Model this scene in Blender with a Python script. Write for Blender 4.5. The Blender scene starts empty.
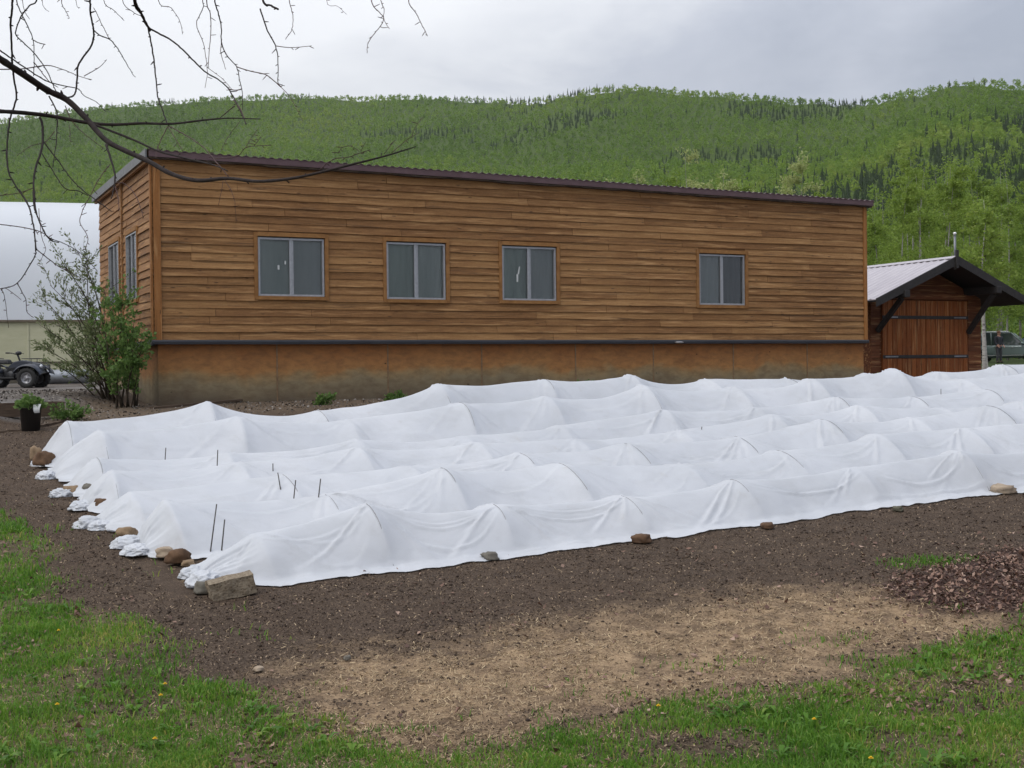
import bpy, bmesh, math, random
import numpy as np
from mathutils import Vector, Matrix, noise as mnoise
random.seed(7)
rng = np.random.default_rng(11)
C = bpy.context.scene.collection
SC = bpy.context.scene
R = math.radians

# ---------------------------------------------------------------- camera model
F = 1300.0
PITCH = math.atan(12 / F)
ROLL = 0.012
EYE = np.array([0.0, 0.0, 1.7])
FW = np.array([0, math.cos(PITCH), -math.sin(PITCH)])
UP0 = np.array([0, math.sin(PITCH), math.cos(PITCH)])
RT0 = np.array([1.0, 0, 0])
RT = math.cos(ROLL) * RT0 - math.sin(ROLL) * UP0
UPV = math.sin(ROLL) * RT0 + math.cos(ROLL) * UP0

def ray(x, y):
    return FW + (x - 512) / F * RT + (384 - y) / F * UPV

def at_y(x, y, Y):
    d = ray(x, y)
    return EYE + d * ((Y - EYE[1]) / d[1])

# ---------------------------------------------------------------- terrain height
_T = np.array([(-50, -1.75), (0, -1.75), (5.5, -1.72), (9, -1.54), (12.75, -1.216), (15.3, -1.0), (18.5, -.71),
               (21.5, -.47), (24, -.44), (30, -.38), (38, -.30), (46, -.18), (75, .2), (150, 1.0), (300, 6), (420, 14)])
_ys = np.arange(-60, 420, .1)
_zs = np.interp(_ys, _T[:, 0], _T[:, 1])
_k = np.ones(25) / 25
_zs = np.convolve(np.pad(_zs, 12, 'edge'), _k, 'valid')

def sstep(a, b, x):
    t = np.clip((x - a) / (b - a), 0, 1)
    return t * t * (3 - 2 * t)

def G0(x, y):
    x = np.asarray(x, float); y = np.asarray(y, float)
    z = np.interp(y, _ys, _zs) + 1.7
    terr = sstep(-7.2, -8.0, x) * sstep(18.80, 18.88, y) + sstep(-6.4, -7.4, x) * sstep(19.0, 23.0, y) * (1 - sstep(-7.2, -8.0, x))
    z = z + .2 * np.clip(terr, 0, 1) * (1 - sstep(23, 33, y))
    # mound of old leaves, right foreground
    z = z + .13 * np.exp(-(((x - 3.75) / 1.15) ** 2 + ((y - 8.7) / .95) ** 2)) * .8
    return z

def gnoise(x, y):
    return (np.sin(x * 2.1 + 1.3 * np.sin(y * 1.7)) * np.cos(y * 2.6 + np.sin(x * 1.1)) * .012
            + np.sin(x * 5.3 + 2 * np.sin(y * 4.1)) * np.sin(y * 6.1 + 1.7 * np.cos(x * 3.7)) * .007)

def G(x, y):
    x = np.asarray(x, float); y = np.asarray(y, float)
    near = np.exp(-(np.hypot(x, y - 9) / 14) ** 4)
    return G0(x, y) + gnoise(x, y) * near

def gp(x, y, h=0.0, far=140):
    d = ray(x, y)
    t = np.arange(2, far, .01)
    P = EYE + t[:, None] * d
    b = P[:, 2] - (G0(P[:, 0], P[:, 1]) + h)
    i = int(np.argmax(b < 0))
    return P[i]

# ---------------------------------------------------------------- object helpers
def tagset(o, label=None, cat=None, group=None, kind=None):
    if label: o['label'] = label
    if cat: o['category'] = cat
    if group: o['group'] = group
    if kind: o['kind'] = kind
    return o

def thing(name, label, cat, loc=(0, 0, 0), rz=0.0, group=None):
    o = bpy.data.objects.new(name, None)
    o.empty_display_size = .2
    C.objects.link(o)
    o.location = loc
    o.rotation_euler = (0, 0, rz)
    return tagset(o, label, cat, group)

class MB:
    def __init__(self):
        self.v = []; self.f = []; self.t = []; self.s = []
    def add(self, vs, fs, tone=0.5, smooth=False):
        b = len(self.v)
        self.v.extend([tuple(map(float, p)) for p in vs])
        for q in fs:
            self.f.append([b + i for i in q]); self.t.append(tone); self.s.append(smooth)
        return self
    def box(self, c, s, rot=None, tone=.5, bev=0.0, taper=1.0):
        hx, hy, hz = s[0] / 2, s[1] / 2, s[2] / 2
        if bev <= 0:
            vs = [(sx * hx * (taper if sz > 0 else 1), sy * hy * (taper if sz > 0 else 1), sz * hz) for sz in (-1, 1) for sy in (-1, 1) for sx in (-1, 1)]
            fs = [(0, 2, 3, 1), (4, 5, 7, 6), (0, 1, 5, 4), (2, 6, 7, 3), (0, 4, 6, 2), (1, 3, 7, 5)]
        else:
            bm = bmesh.new()
            bmesh.ops.create_cube(bm, size=1)
            for q in bm.verts:
                k = taper if q.co.z > 0 else 1
                q.co = Vector((q.co.x * s[0] * k, q.co.y * s[1] * k, q.co.z * s[2]))
            bmesh.ops.bevel(bm, geom=list(bm.edges), offset=bev, segments=2, affect='EDGES', profile=.6)
            bm.verts.index_update()
            vs = [tuple(q.co) for q in bm.verts]; fs = [[q.index for q in fc.verts] for fc in bm.faces]
            bm.free()
        M = rot if rot is not None else Matrix.Identity(3)
        self.add([Vector(c) + M @ Vector(p) for p in vs], fs, tone)
        return self
    def prism(self, poly, axis_map, d0, d1, tone=.5, smooth=False):
        """poly: 2D outline; axis_map(u, v, d) -> 3D"""
        n = len(poly)
        vs = [axis_map(u, v, d0) for u, v in poly] + [axis_map(u, v, d1) for u, v in poly]
        fs = [tuple(range(n))[::-1], tuple(range(n, 2 * n))] + [(i, (i + 1) % n, n + (i + 1) % n, n + i) for i in range(n)]
        return self.add(vs, fs, tone, smooth)
    def tube(self, pts, rad, n=8, tone=.5, cap=True, smooth=True):
        pts = [Vector(p) for p in pts]
        m = len(pts)
        if not hasattr(rad, '__len__'): rad = [rad] * m
        vs = []
        ref = Vector((0.31, 0.17, 0.93))
        prev = None
        for i in range(m):
            t = (pts[min(i + 1, m - 1)] - pts[max(i - 1, 0)])
            if t.length < 1e-9: t = Vector((0, 0, 1))
            t.normalize()
            if prev is None:
                a = t.orthogonal().normalized()
            else:
                a = prev - t * prev.dot(t)
                a = a.normalized() if a.length > 1e-6 else t.orthogonal().normalized()
            prev = a
            b = t.cross(a)
            for k in range(n):
                ang = 2 * math.pi * k / n
                vs.append(pts[i] + (a * math.cos(ang) + b * math.sin(ang)) * rad[i])
        fs = []
        for i in range(m - 1):
            for k in range(n):
                fs.append((i * n + k, i * n + (k + 1) % n, (i + 1) * n + (k + 1) % n, (i + 1) * n + k))
        self.add(vs, fs, tone, smooth)
        if cap:
            b = len(self.v) - m * n
            self.f.append([b + k for k in range(n)][::-1]); self.t.append(tone); self.s.append(False)
            self.f.append([b + (m - 1) * n + k for k in range(n)]); self.t.append(tone); self.s.append(False)
        return self
    def lathe(self, prof, M=None, n=24, tone=.5, smooth=True, close=False):
        """prof: (r, z) list around local z, M: 4x4"""
        M = M or Matrix.Identity(4)
        m = len(prof)
        vs = []
        for r, z in prof:
            for k in range(n):
                a = 2 * math.pi * k / n
                vs.append(M @ Vector((r * math.cos(a), r * math.sin(a), z)))
        fs = []
        rng_ = range(m if close else m - 1)
        for i in rng_:
            j = (i + 1) % m
            for k in range(n):
                fs.append((i * n + k, i * n + (k + 1) % n, j * n + (k + 1) % n, j * n + k))
        return self.add(vs, fs, tone, smooth)
    def sphere(self, c, s, n=12, m=8, tone=.5, rot=None, jit=0, seed=0):
        vs = []; fs = []
        M = rot or Matrix.Identity(3)
        for i in range(m + 1):
            th = math.pi * i / m
            for k in range(n):
                a = 2 * math.pi * k / n
                p = Vector((math.sin(th) * math.cos(a), math.sin(th) * math.sin(a), math.cos(th)))
                if jit: p *= 1 + jit * mnoise.noise(p * 1.7 + Vector((seed * 3.1, seed * 1.7, seed)))
                vs.append(Vector(c) + M @ Vector((p.x * s[0], p.y * s[1], p.z * s[2])))
        for i in range(m):
            for k in range(n):
                fs.append((i * n + k, (i + 1) * n + k, (i + 1) * n + (k + 1) % n, i * n + (k + 1) % n))
        return self.add(vs, fs, tone, True)
    def build(self, name, mat, parent=None, label=None, fix=True):
        me = bpy.data.meshes.new(name)
        me.from_pydata(self.v, [], self.f)
        if fix:
            bm = bmesh.new(); bm.from_mesh(me)
            bmesh.ops.recalc_face_normals(bm, faces=bm.faces)
            bm.to_mesh(me); bm.free()
        for i, s in enumerate(self.s): me.polygons[i].use_smooth = s
        a = me.attributes.new('tone', 'FLOAT', 'FACE')
        a.data.foreach_set('value', np.array(self.t, np.float32))
        me.materials.append(mat)
        me.update()
        o = bpy.data.objects.new(name, me)
        C.objects.link(o)
        if parent: o.parent = parent
        if label: o['label'] = label
        return o

def np_mesh(name, V, Fq, mat, tone=None, smooth=False, parent=None, point=False, k=4):
    """fast mesh from numpy: V (n,3), Fq (m,k) quads or tris"""
    V = np.ascontiguousarray(V, np.float32); Fq = np.ascontiguousarray(Fq, np.int32)
    k = Fq.shape[1]
    me = bpy.data.meshes.new(name)
    me.vertices.add(len(V)); me.vertices.foreach_set('co', V.ravel())
    me.loops.add(Fq.size); me.loops.foreach_set('vertex_index', Fq.ravel())
    me.polygons.add(len(Fq)); me.polygons.foreach_set('loop_start', np.arange(0, Fq.size, k, dtype=np.int32))
    me.polygons.foreach_set('loop_total', np.full(len(Fq), k, np.int32))
    if smooth: me.polygons.foreach_set('use_smooth', np.ones(len(Fq), bool))
    me.update(calc_edges=True)
    if tone is not None:
        a = me.attributes.new('tone', 'FLOAT', 'POINT' if point else 'FACE')
        a.data.foreach_set('value', np.asarray(tone, np.float32))
    me.materials.append(mat)
    o = bpy.data.objects.new(name, me)
    C.objects.link(o)
    if parent: o.parent = parent
    return o

def copy_tree(o, parent=None):
    c = o.copy(); C.objects.link(c); c.parent = parent
    for ch in list(o.children): copy_tree(ch, c)
    return c

# ---------------------------------------------------------------- materials
class NT:
    def __init__(self, m):
        m.use_nodes = True
        self.t = m.node_tree; self.t.nodes.clear()
    def n(self, typ, **kw):
        q = self.t.nodes.new(typ)
        for a, b in kw.items():
            if a == 'inp':
                for i, val in b.items():
                    if hasattr(val, 'is_output') or isinstance(val, bpy.types.NodeSocket): self.t.links.new(val, q.inputs[i])
                    else: q.inputs[i].default_value = val
            else: setattr(q, a, b)
        return q
    def ln(self, a, b): self.t.links.new(a, b)
    def ramp(self, fac, stops):
        q = self.t.nodes.new('ShaderNodeValToRGB')
        e = q.color_ramp.elements
        while len(e) < len(stops): e.new(.5)
        for i, (p, c) in enumerate(stops):
            e[i].position = p
            e[i].color = (c, c, c, 1) if not hasattr(c, '__len__') else (*c[:3], 1)
        self.ln(fac, q.inputs[0])
        return q.outputs[0]
    def mix(self, fac, a, b, mode='MIX'):
        q = self.t.nodes.new('ShaderNodeMix'); q.data_type = 'RGBA'; q.blend_type = mode
        for i, val in ((0, fac), (6, a), (7, b)):
            if isinstance(val, bpy.types.NodeSocket): self.ln(val, q.inputs[i])
            elif i == 0: q.inputs[0].default_value = val
            else: q.inputs[i].default_value = (*val[:3], 1)
        return q.outputs[2]
    def math(self, op, a, b=0.0, clamp=False):
        q = self.t.nodes.new('ShaderNodeMath'); q.operation = op; q.use_clamp = clamp
        for i, val in ((0, a), (1, b)):
            if isinstance(val, bpy.types.NodeSocket): self.ln(val, q.inputs[i])
            else: q.inputs[i].default_value = val
        return q.outputs[0]
    def coord(self, kind='Object', scale=(1, 1, 1), rot=(0, 0, 0)):
        c = self.n('ShaderNodeTexCoord'); m = self.n('ShaderNodeMapping')
        m.inputs['Scale'].default_value = scale; m.inputs['Rotation'].default_value = rot
        self.ln(c.outputs[kind], m.inputs[0])
        return m.outputs[0]
    def noise(self, vec, scale, detail=4, rough=.55, dist=0.0):
        q = self.n('ShaderNodeTexNoise')
        if vec is not None: self.ln(vec, q.inputs['Vector'])
        q.inputs['Scale'].default_value = scale; q.inputs['Detail'].default_value = detail
        q.inputs['Roughness'].default_value = rough; q.inputs['Distortion'].default_value = dist
        return q.outputs['Fac']
    def attr(self, name):
        q = self.n('ShaderNodeAttribute'); q.attribute_name = name
        return q.outputs['Fac']
    def bump(self, h, strength=.3, dist=.02):
        q = self.n('ShaderNodeBump'); q.inputs['Strength'].default_value = strength; q.inputs['Distance'].default_value = dist
        self.ln(h, q.inputs['Height'])
        return q.outputs[0]
    def out(self, shader):
        o = self.n('ShaderNodeOutputMaterial'); self.ln(shader, o.inputs[0])
    def bsdf(self, col, rough=.8, metal=0.0, normal=None, spec=.5, out=True):
        q = self.n('ShaderNodeBsdfPrincipled')
        for i, val in (('Base Color', col), ('Roughness', rough), ('Metallic', metal), ('Specular IOR Level', spec)):
            if isinstance(val, bpy.types.NodeSocket): self.ln(val, q.inputs[i])
            elif i == 'Base Color': q.inputs[i].default_value = (*val[:3], 1)
            else: q.inputs[i].default_value = val
        if normal is not None: self.ln(normal, q.inputs['Normal'])
        if out: self.out(q.outputs[0])
        return q.outputs[0]

MATS = {}
def simple(name, ca, cb=None, rough=.8, metal=0.0, scale=8.0, bump=0.0, spec=.5, stretch=(1, 1, 1), tone=0.0):
    """surface of two close colours broken by noise; tone: how far the per-face tone shifts it"""
    if name in MATS: return MATS[name]
    m = bpy.data.materials.new(name); t = NT(m)
    cb = cb or tuple(c * .7 for c in ca)
    vec = t.coord('Object', stretch)
    f = t.noise(vec, scale, 5, .6)
    fac = t.ramp(f, [(.3, 0.0), (.7, 1.0)])
    if tone:
        fac = t.math('ADD', t.math('MULTIPLY', fac, 1 - tone), t.math('MULTIPLY', t.attr('tone'), tone), True)
    col = t.mix(fac, cb, ca)
    nrm = t.bump(f, bump, .02) if bump else None
    t.bsdf(col, rough, metal, nrm, spec)
    MATS[name] = m
    return m

def leafmat(name, stops, rough=.6, trans=.35):
    """leaf: colour by tone attribute, with light passing through"""
    if name in MATS: return MATS[name]
    m = bpy.data.materials.new(name); t = NT(m)
    col = t.ramp(t.attr('tone'), stops)
    a = t.bsdf(col, rough, 0, None, .3, out=False)
    b = t.n('ShaderNodeBsdfTranslucent'); t.ln(col, b.inputs[0])
    x = t.n('ShaderNodeMixShader'); x.inputs[0].default_value = trans
    t.ln(a, x.inputs[1]); t.ln(b.outputs[0], x.inputs[2])
    t.out(x.outputs[0])
    MATS[name] = m
    return m

# ---------------------------------------------------------------- sky, sun, camera
def setup():
    w = bpy.data.worlds.new('World'); SC.world = w; t = NT(w)
    sky = t.n('ShaderNodeTexSky'); sky.sky_type = 'NISHITA'; sky.sun_disc = False
    sky.sun_elevation = R(54); sky.sun_rotation = R(217); sky.air_density = 1.5; sky.dust_density = 3
    tc = t.n('ShaderNodeTexCoord')
    mp = t.n('ShaderNodeMapping'); mp.inputs['Scale'].default_value = (1, 1, 2.4); t.ln(tc.outputs['Generated'], mp.inputs[0])
    n1 = t.noise(mp.outputs[0], 2.3, 6, .55, .3)
    n2 = t.noise(mp.outputs[0], 6.5, 6, .6, .6)
    f = t.math('ADD', t.math('MULTIPLY', n1, .8), t.math('MULTIPLY', n2, .2))
    sep = t.n('ShaderNodeSeparateXYZ'); t.ln(tc.outputs['Generated'], sep.inputs[0])
    # thicker cloud bank towards +X
    side = t.math('MULTIPLY', sep.outputs[0], -.66)
    f = t.math('ADD', f, side)
    f = t.math('ADD', f, t.math('MULTIPLY', sep.outputs[2], .05))
    col = t.ramp(f, [(.28, (4.0, 4.35, 5.2)), (.42, (5.3, 5.6, 6.4)), (.53, (7.4, 7.6, 8.1)), (.66, (8.8, 8.95, 9.3))])
    mixed = t.mix(.93, sky.outputs[0], col)
    # overcast: the cloud deck is brighter overhead than at the skyline
    zen = t.math('ADD', 1.0, t.math('MULTIPLY', t.math('MAXIMUM', t.math('SUBTRACT', sep.outputs[2], .22), 0.0), 1.25))
    zc = t.n('ShaderNodeCombineXYZ'); [t.ln(zen, zc.inputs[i]) for i in range(3)]
    mixed = t.mix(1.0, mixed, zc.outputs[0], 'MULTIPLY')
    bg = t.n('ShaderNodeBackground'); bg.inputs[1].default_value = .110; t.ln(mixed, bg.inputs[0])
    o = t.n('ShaderNodeOutputWorld'); t.ln(bg.outputs[0], o.inputs[0])
    s = bpy.data.lights.new('sun', 'SUN'); s.energy = .8; s.angle = R(25); s.color = (1, .97, .93)
    so = bpy.data.objects.new('sun', s); C.objects.link(so)
    so.location = (-20, -20, 40)
    # light arrives from behind the camera's left, high up
    so.rotation_euler = Vector((.42, .55, -.95)).to_track_quat('-Z', 'Y').to_euler()
    cam = bpy.data.cameras.new('camera'); co = bpy.data.objects.new('camera', cam); C.objects.link(co)
    cam.sensor_width = 36; cam.lens = F / 1024 * 36; cam.clip_start = .05; cam.clip_end = 9000
    M = Matrix((RT, UPV, -FW)).transposed()
    co.matrix_world = Matrix.Translation(EYE) @ M.to_4x4()
    SC.camera = co
    v = SC.view_settings
    SC.display_settings.display_device = 'sRGB'
    v.view_transform = 'Standard'; v.look = 'None'; v.gamma = 1; v.use_curve_mapping = False; v.exposure = 0
    SC.render.engine = 'CYCLES'
    SC.cycles.max_bounces = 6; SC.cycles.diffuse_bounces = 3; SC.cycles.transparent_max_bounces = 8
    SC.cycles.use_denoising = True
    try: SC.cycles.denoiser = 'OPENIMAGEDENOISE'
    except Exception: pass
setup()
# ---------------------------------------------------------------- building materials
def wood_siding(name, stops, grain_axis='x', rough=.75):
    m = bpy.data.materials.new(name); t = NT(m)
    sc = (1.0, 9, 20) if grain_axis == 'x' else (9, 1.0, 20) if grain_axis == 'y' else (20, 20, 1.0)
    vec = t.coord('Object', sc)
    g = t.noise(vec, 3.0, 6, .65, .4)
    big = t.noise(t.coord('Object'), .55, 4, .6)
    fleck = t.noise(t.coord('Object', (1, 1, 1.8)), 22, 3, .7)
    tone = t.attr('tone')
    f = t.math('ADD', t.math('MULTIPLY', tone, .26), t.math('MULTIPLY', g, .72))
    f = t.math('ADD', f, t.math('MULTIPLY', big, .42))
    f = t.math('ADD', f, t.math('MULTIPLY', fleck, .30))
    f = t.math('SUBTRACT', f, .08)
    col = t.ramp(t.math('SUBTRACT', f, .34, True), stops)
    # grey-black weather streaks and knots
    st = t.noise(t.coord('Object', (.35, 9, 9) if grain_axis == 'x' else (9, .35, 9) if grain_axis == 'y' else (9, 9, .35)), 2.2, 5, .7, .6)
    col = t.mix(t.ramp(st, [(.55, 0.0), (.67, .68)]), col, (.055, .032, .018))
    pale = t.noise(t.coord('Object', (.5, 7, 7) if grain_axis == 'x' else (7, .5, 7) if grain_axis == 'y' else (7, 7, .5)), 2.6, 4, .6, .3)
    col = t.mix(t.ramp(pale, [(.53, 0.0), (.70, .6)]), col, (.50, .29, .13))
    kn = t.n('ShaderNodeTexVoronoi'); t.ln(t.coord('Object', (1.3, 1.3, 6.5) if grain_axis != 'z' else (6.5, 6.5, 1.3)), kn.inputs['Vector']); kn.inputs['Scale'].default_value = 1.6
    col = t.mix(t.ramp(kn.outputs['Distance'], [(.05, .85), (.11, 0.0)]), col, (.03, .014, .007))
    t.bsdf(col, rough, 0, t.bump(g, .35, .01), .25)
    return m

W_LONG = wood_siding('siding_wood', [(0, (.082, .037, .015)), (.32, (.202, .098, .037)), (.6, (.317, .170, .067)), (1, (.499, .309, .151))])
W_END = wood_siding('siding_wood_end', [(0, (.11, .050, .020)), (.4, (.25, .125, .050)), (1, (.42, .24, .115))], 'y')
W_TRIM = wood_siding('trim_wood', [(0, (.13, .05, .016)), (.5, (.29, .125, .038)), (1, (.40, .20, .07))], 'z')
W_CASE = simple('casing_wood', (.33, .17, .062), (.17, .075, .024), .8, 0, 9, .2, .25, (1, 1, 1), .3)
W_SHED = wood_siding('shed_wood', [(0, (.055, .019, .009)), (.5, (.142, .048, .018)), (1, (.240, .087, .030))])
W_DOOR = wood_siding('door_wood', [(0, (.109, .031, .010)), (.45, (.262, .081, .022)), (1, (.437, .168, .050))], 'z')
BLACKW = simple('black_stained_wood', (.014, .012, .012), (.03, .026, .024), .7, 0, 12, .2)
ALU = simple('aluminium_frame', (.42, .43, .45), (.33, .335, .35), .45, .6, 20)
ROOFM = simple('brown_roof_metal', (.125, .075, .08), (.095, .055, .058), .42, .2, 5)
GREYM = simple('grey_roof_edge', (.16, .16, .165), (.11, .11, .115), .5, .3, 6)
DARKM = simple('dark_flashing', (.028, .030, .038), (.045, .047, .055), .45, .2, 4)
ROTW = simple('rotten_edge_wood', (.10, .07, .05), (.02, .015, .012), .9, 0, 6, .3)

def rusty():
    m = bpy.data.materials.new('rust_stained_skirting'); t = NT(m)
    co = t.n('ShaderNodeTexCoord'); sep = t.n('ShaderNodeSeparateXYZ'); t.ln(co.outputs['Object'], sep.inputs[0])
    n = t.noise(t.coord('Object', (1, 1, 1)), 1.1, 5, .6, .4)
    n2 = t.noise(t.coord('Object', (1.1, 1, 2.2)), 4.5, 7, .7, .3)
    band = t.math('ADD', sep.outputs[2], t.math('MULTIPLY', t.math('SUBTRACT', n, .5), .55))
    col = t.ramp(band, [(.05, (.125, .098, .066)), (.36, (.225, .180, .108)), (.50, (.285, .195, .095)), (.60, (.345, .170, .062)), (.95, (.29, .118, .040))])
    col = t.mix(t.ramp(n2, [(.35, .45), (.6, 0.0)]), col, (.085, .05, .028))
    sp = t.noise(t.coord('Object', (1, 1, .25)), 7, 3, .7)
    col = t.mix(t.ramp(sp, [(.66, 0.0), (.8, .5)]), col, (.22, .13, .06))
    hole = t.n('ShaderNodeTexVoronoi'); t.ln(t.coord('Object', (1, 1, 1.7)), hole.inputs['Vector']); hole.inputs['Scale'].default_value = 2.3
    col = t.mix(t.ramp(hole.outputs['Distance'], [(.02, .9), (.06, 0.0)]), col, (.012, .01, .008))
    t.bsdf(col, .85, 0, t.bump(n2, .3, .01), .25)
    return m
RUST = rusty()

def glassy(name='window_glass', tint=(.91, .93, .925)):
    m = bpy.data.materials.new(name); t = NT(m)
    tr = t.n('ShaderNodeBsdfTransparent'); tr.inputs[0].default_value = (*tint, 1)
    gl = t.n('ShaderNodeBsdfGlossy'); gl.inputs['Roughness'].default_value = .03
    fr = t.n('ShaderNodeFresnel'); fr.inputs[0].default_value = 1.5
    x = t.n('ShaderNodeMixShader'); t.ln(fr.outputs[0], x.inputs[0]); t.ln(tr.outputs[0], x.inputs[1]); t.ln(gl.outputs[0], x.inputs[2])
    t.out(x.outputs[0]); return m
GLASS = glassy()
GLASSC = glassy('clear_glass', (.97, .98, .98))
CURT = simple('grey_green_curtain', (.400, .423, .405), (.300, .335, .321), .9, 0, 1.2, 0, .1, (3, 3, .4))
CURTB = simple('grey_curtain', (.362, .373, .372), (.275, .294, .295), .9, 0, .8, 0, .1, (2, 2, .6))
CURTC = simple('green_grey_curtain', (.348, .392, .359), (.246, .287, .263), .9, 0, 2.2, 0, .1, (4, 4, .3))
CURTD = simple('dark_room', (.10, .095, .095), (.07, .068, .07), .9, 0, 1.0)
OFFWHITE = simple('off_white', (.60, .61, .60), (.45, .46, .45))

def siding(mp, length, z0, courses, exp, holes, topz, tones=(0.0, 1.0), seed=0, seg=(1.6, 4.6)):
    """lapped boards; mp(s, out, z) -> point; holes: (s0, s1, z0, z1)"""
    rr = random.Random(seed)
    mb = MB()
    for c in range(courses):
        za = z0 + c * exp; zb = za + exp * 1.0
        spans = [(0.0, length)]
        for (h0, h1, hz0, hz1) in holes:
            if zb > hz0 and za < hz1:
                new = []
                for a, b in spans:
                    if h1 <= a or h0 >= b: new.append((a, b)); continue
                    if h0 > a: new.append((a, h0))
                    if h1 < b: new.append((h1, b))
                spans = new
        for a, b in spans:
            s = a
            first = True
            while s < b - 1e-6:
                e = s + (rr.uniform(.4, seg[1]) if first else rr.uniform(*seg)); first = False
                if b - e < .5: e = b
                tone = rr.uniform(*tones)
                lip = rr.uniform(.020, .036)
                n = max(2, int((e - s) / .22) + 1)
                vs = []
                ph = rr.uniform(0, 50)
                warp = rr.choice((0.003, .005, .009, .014))
                ok = True
                for i in range(n):
                    x = s + .004 + (e - s - .006) * i / (n - 1)
                    lo = za + warp * mnoise.noise(Vector((x * 1.1, ph, c))) - .003 * rr.random()
                    hi = min(zb + .012, topz(x))
                    if hi - lo < .02: hi = lo + .02
                    o = lip + .006 * mnoise.noise(Vector((x * .8, ph + 9, c)))
                    vs += [mp(x, 0.0, lo), mp(x, o, lo), mp(x, .006, hi), mp(x, 0.0, hi)]
                if topz(s) - za > .035 and topz(e) - za > .035:
                    fs = []
                    for i in range(n - 1):
                        k = 4 * i
                        for q in range(3): fs.append((k + q, k + q + 1, k + 5 + q, k + 4 + q))
                    fs.append((0, 1, 2, 3)); k = 4 * (n - 1); fs.append((k, k + 3, k + 2, k + 1))
                    mb.add(vs, fs, tone)
                s = e
    return mb

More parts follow.
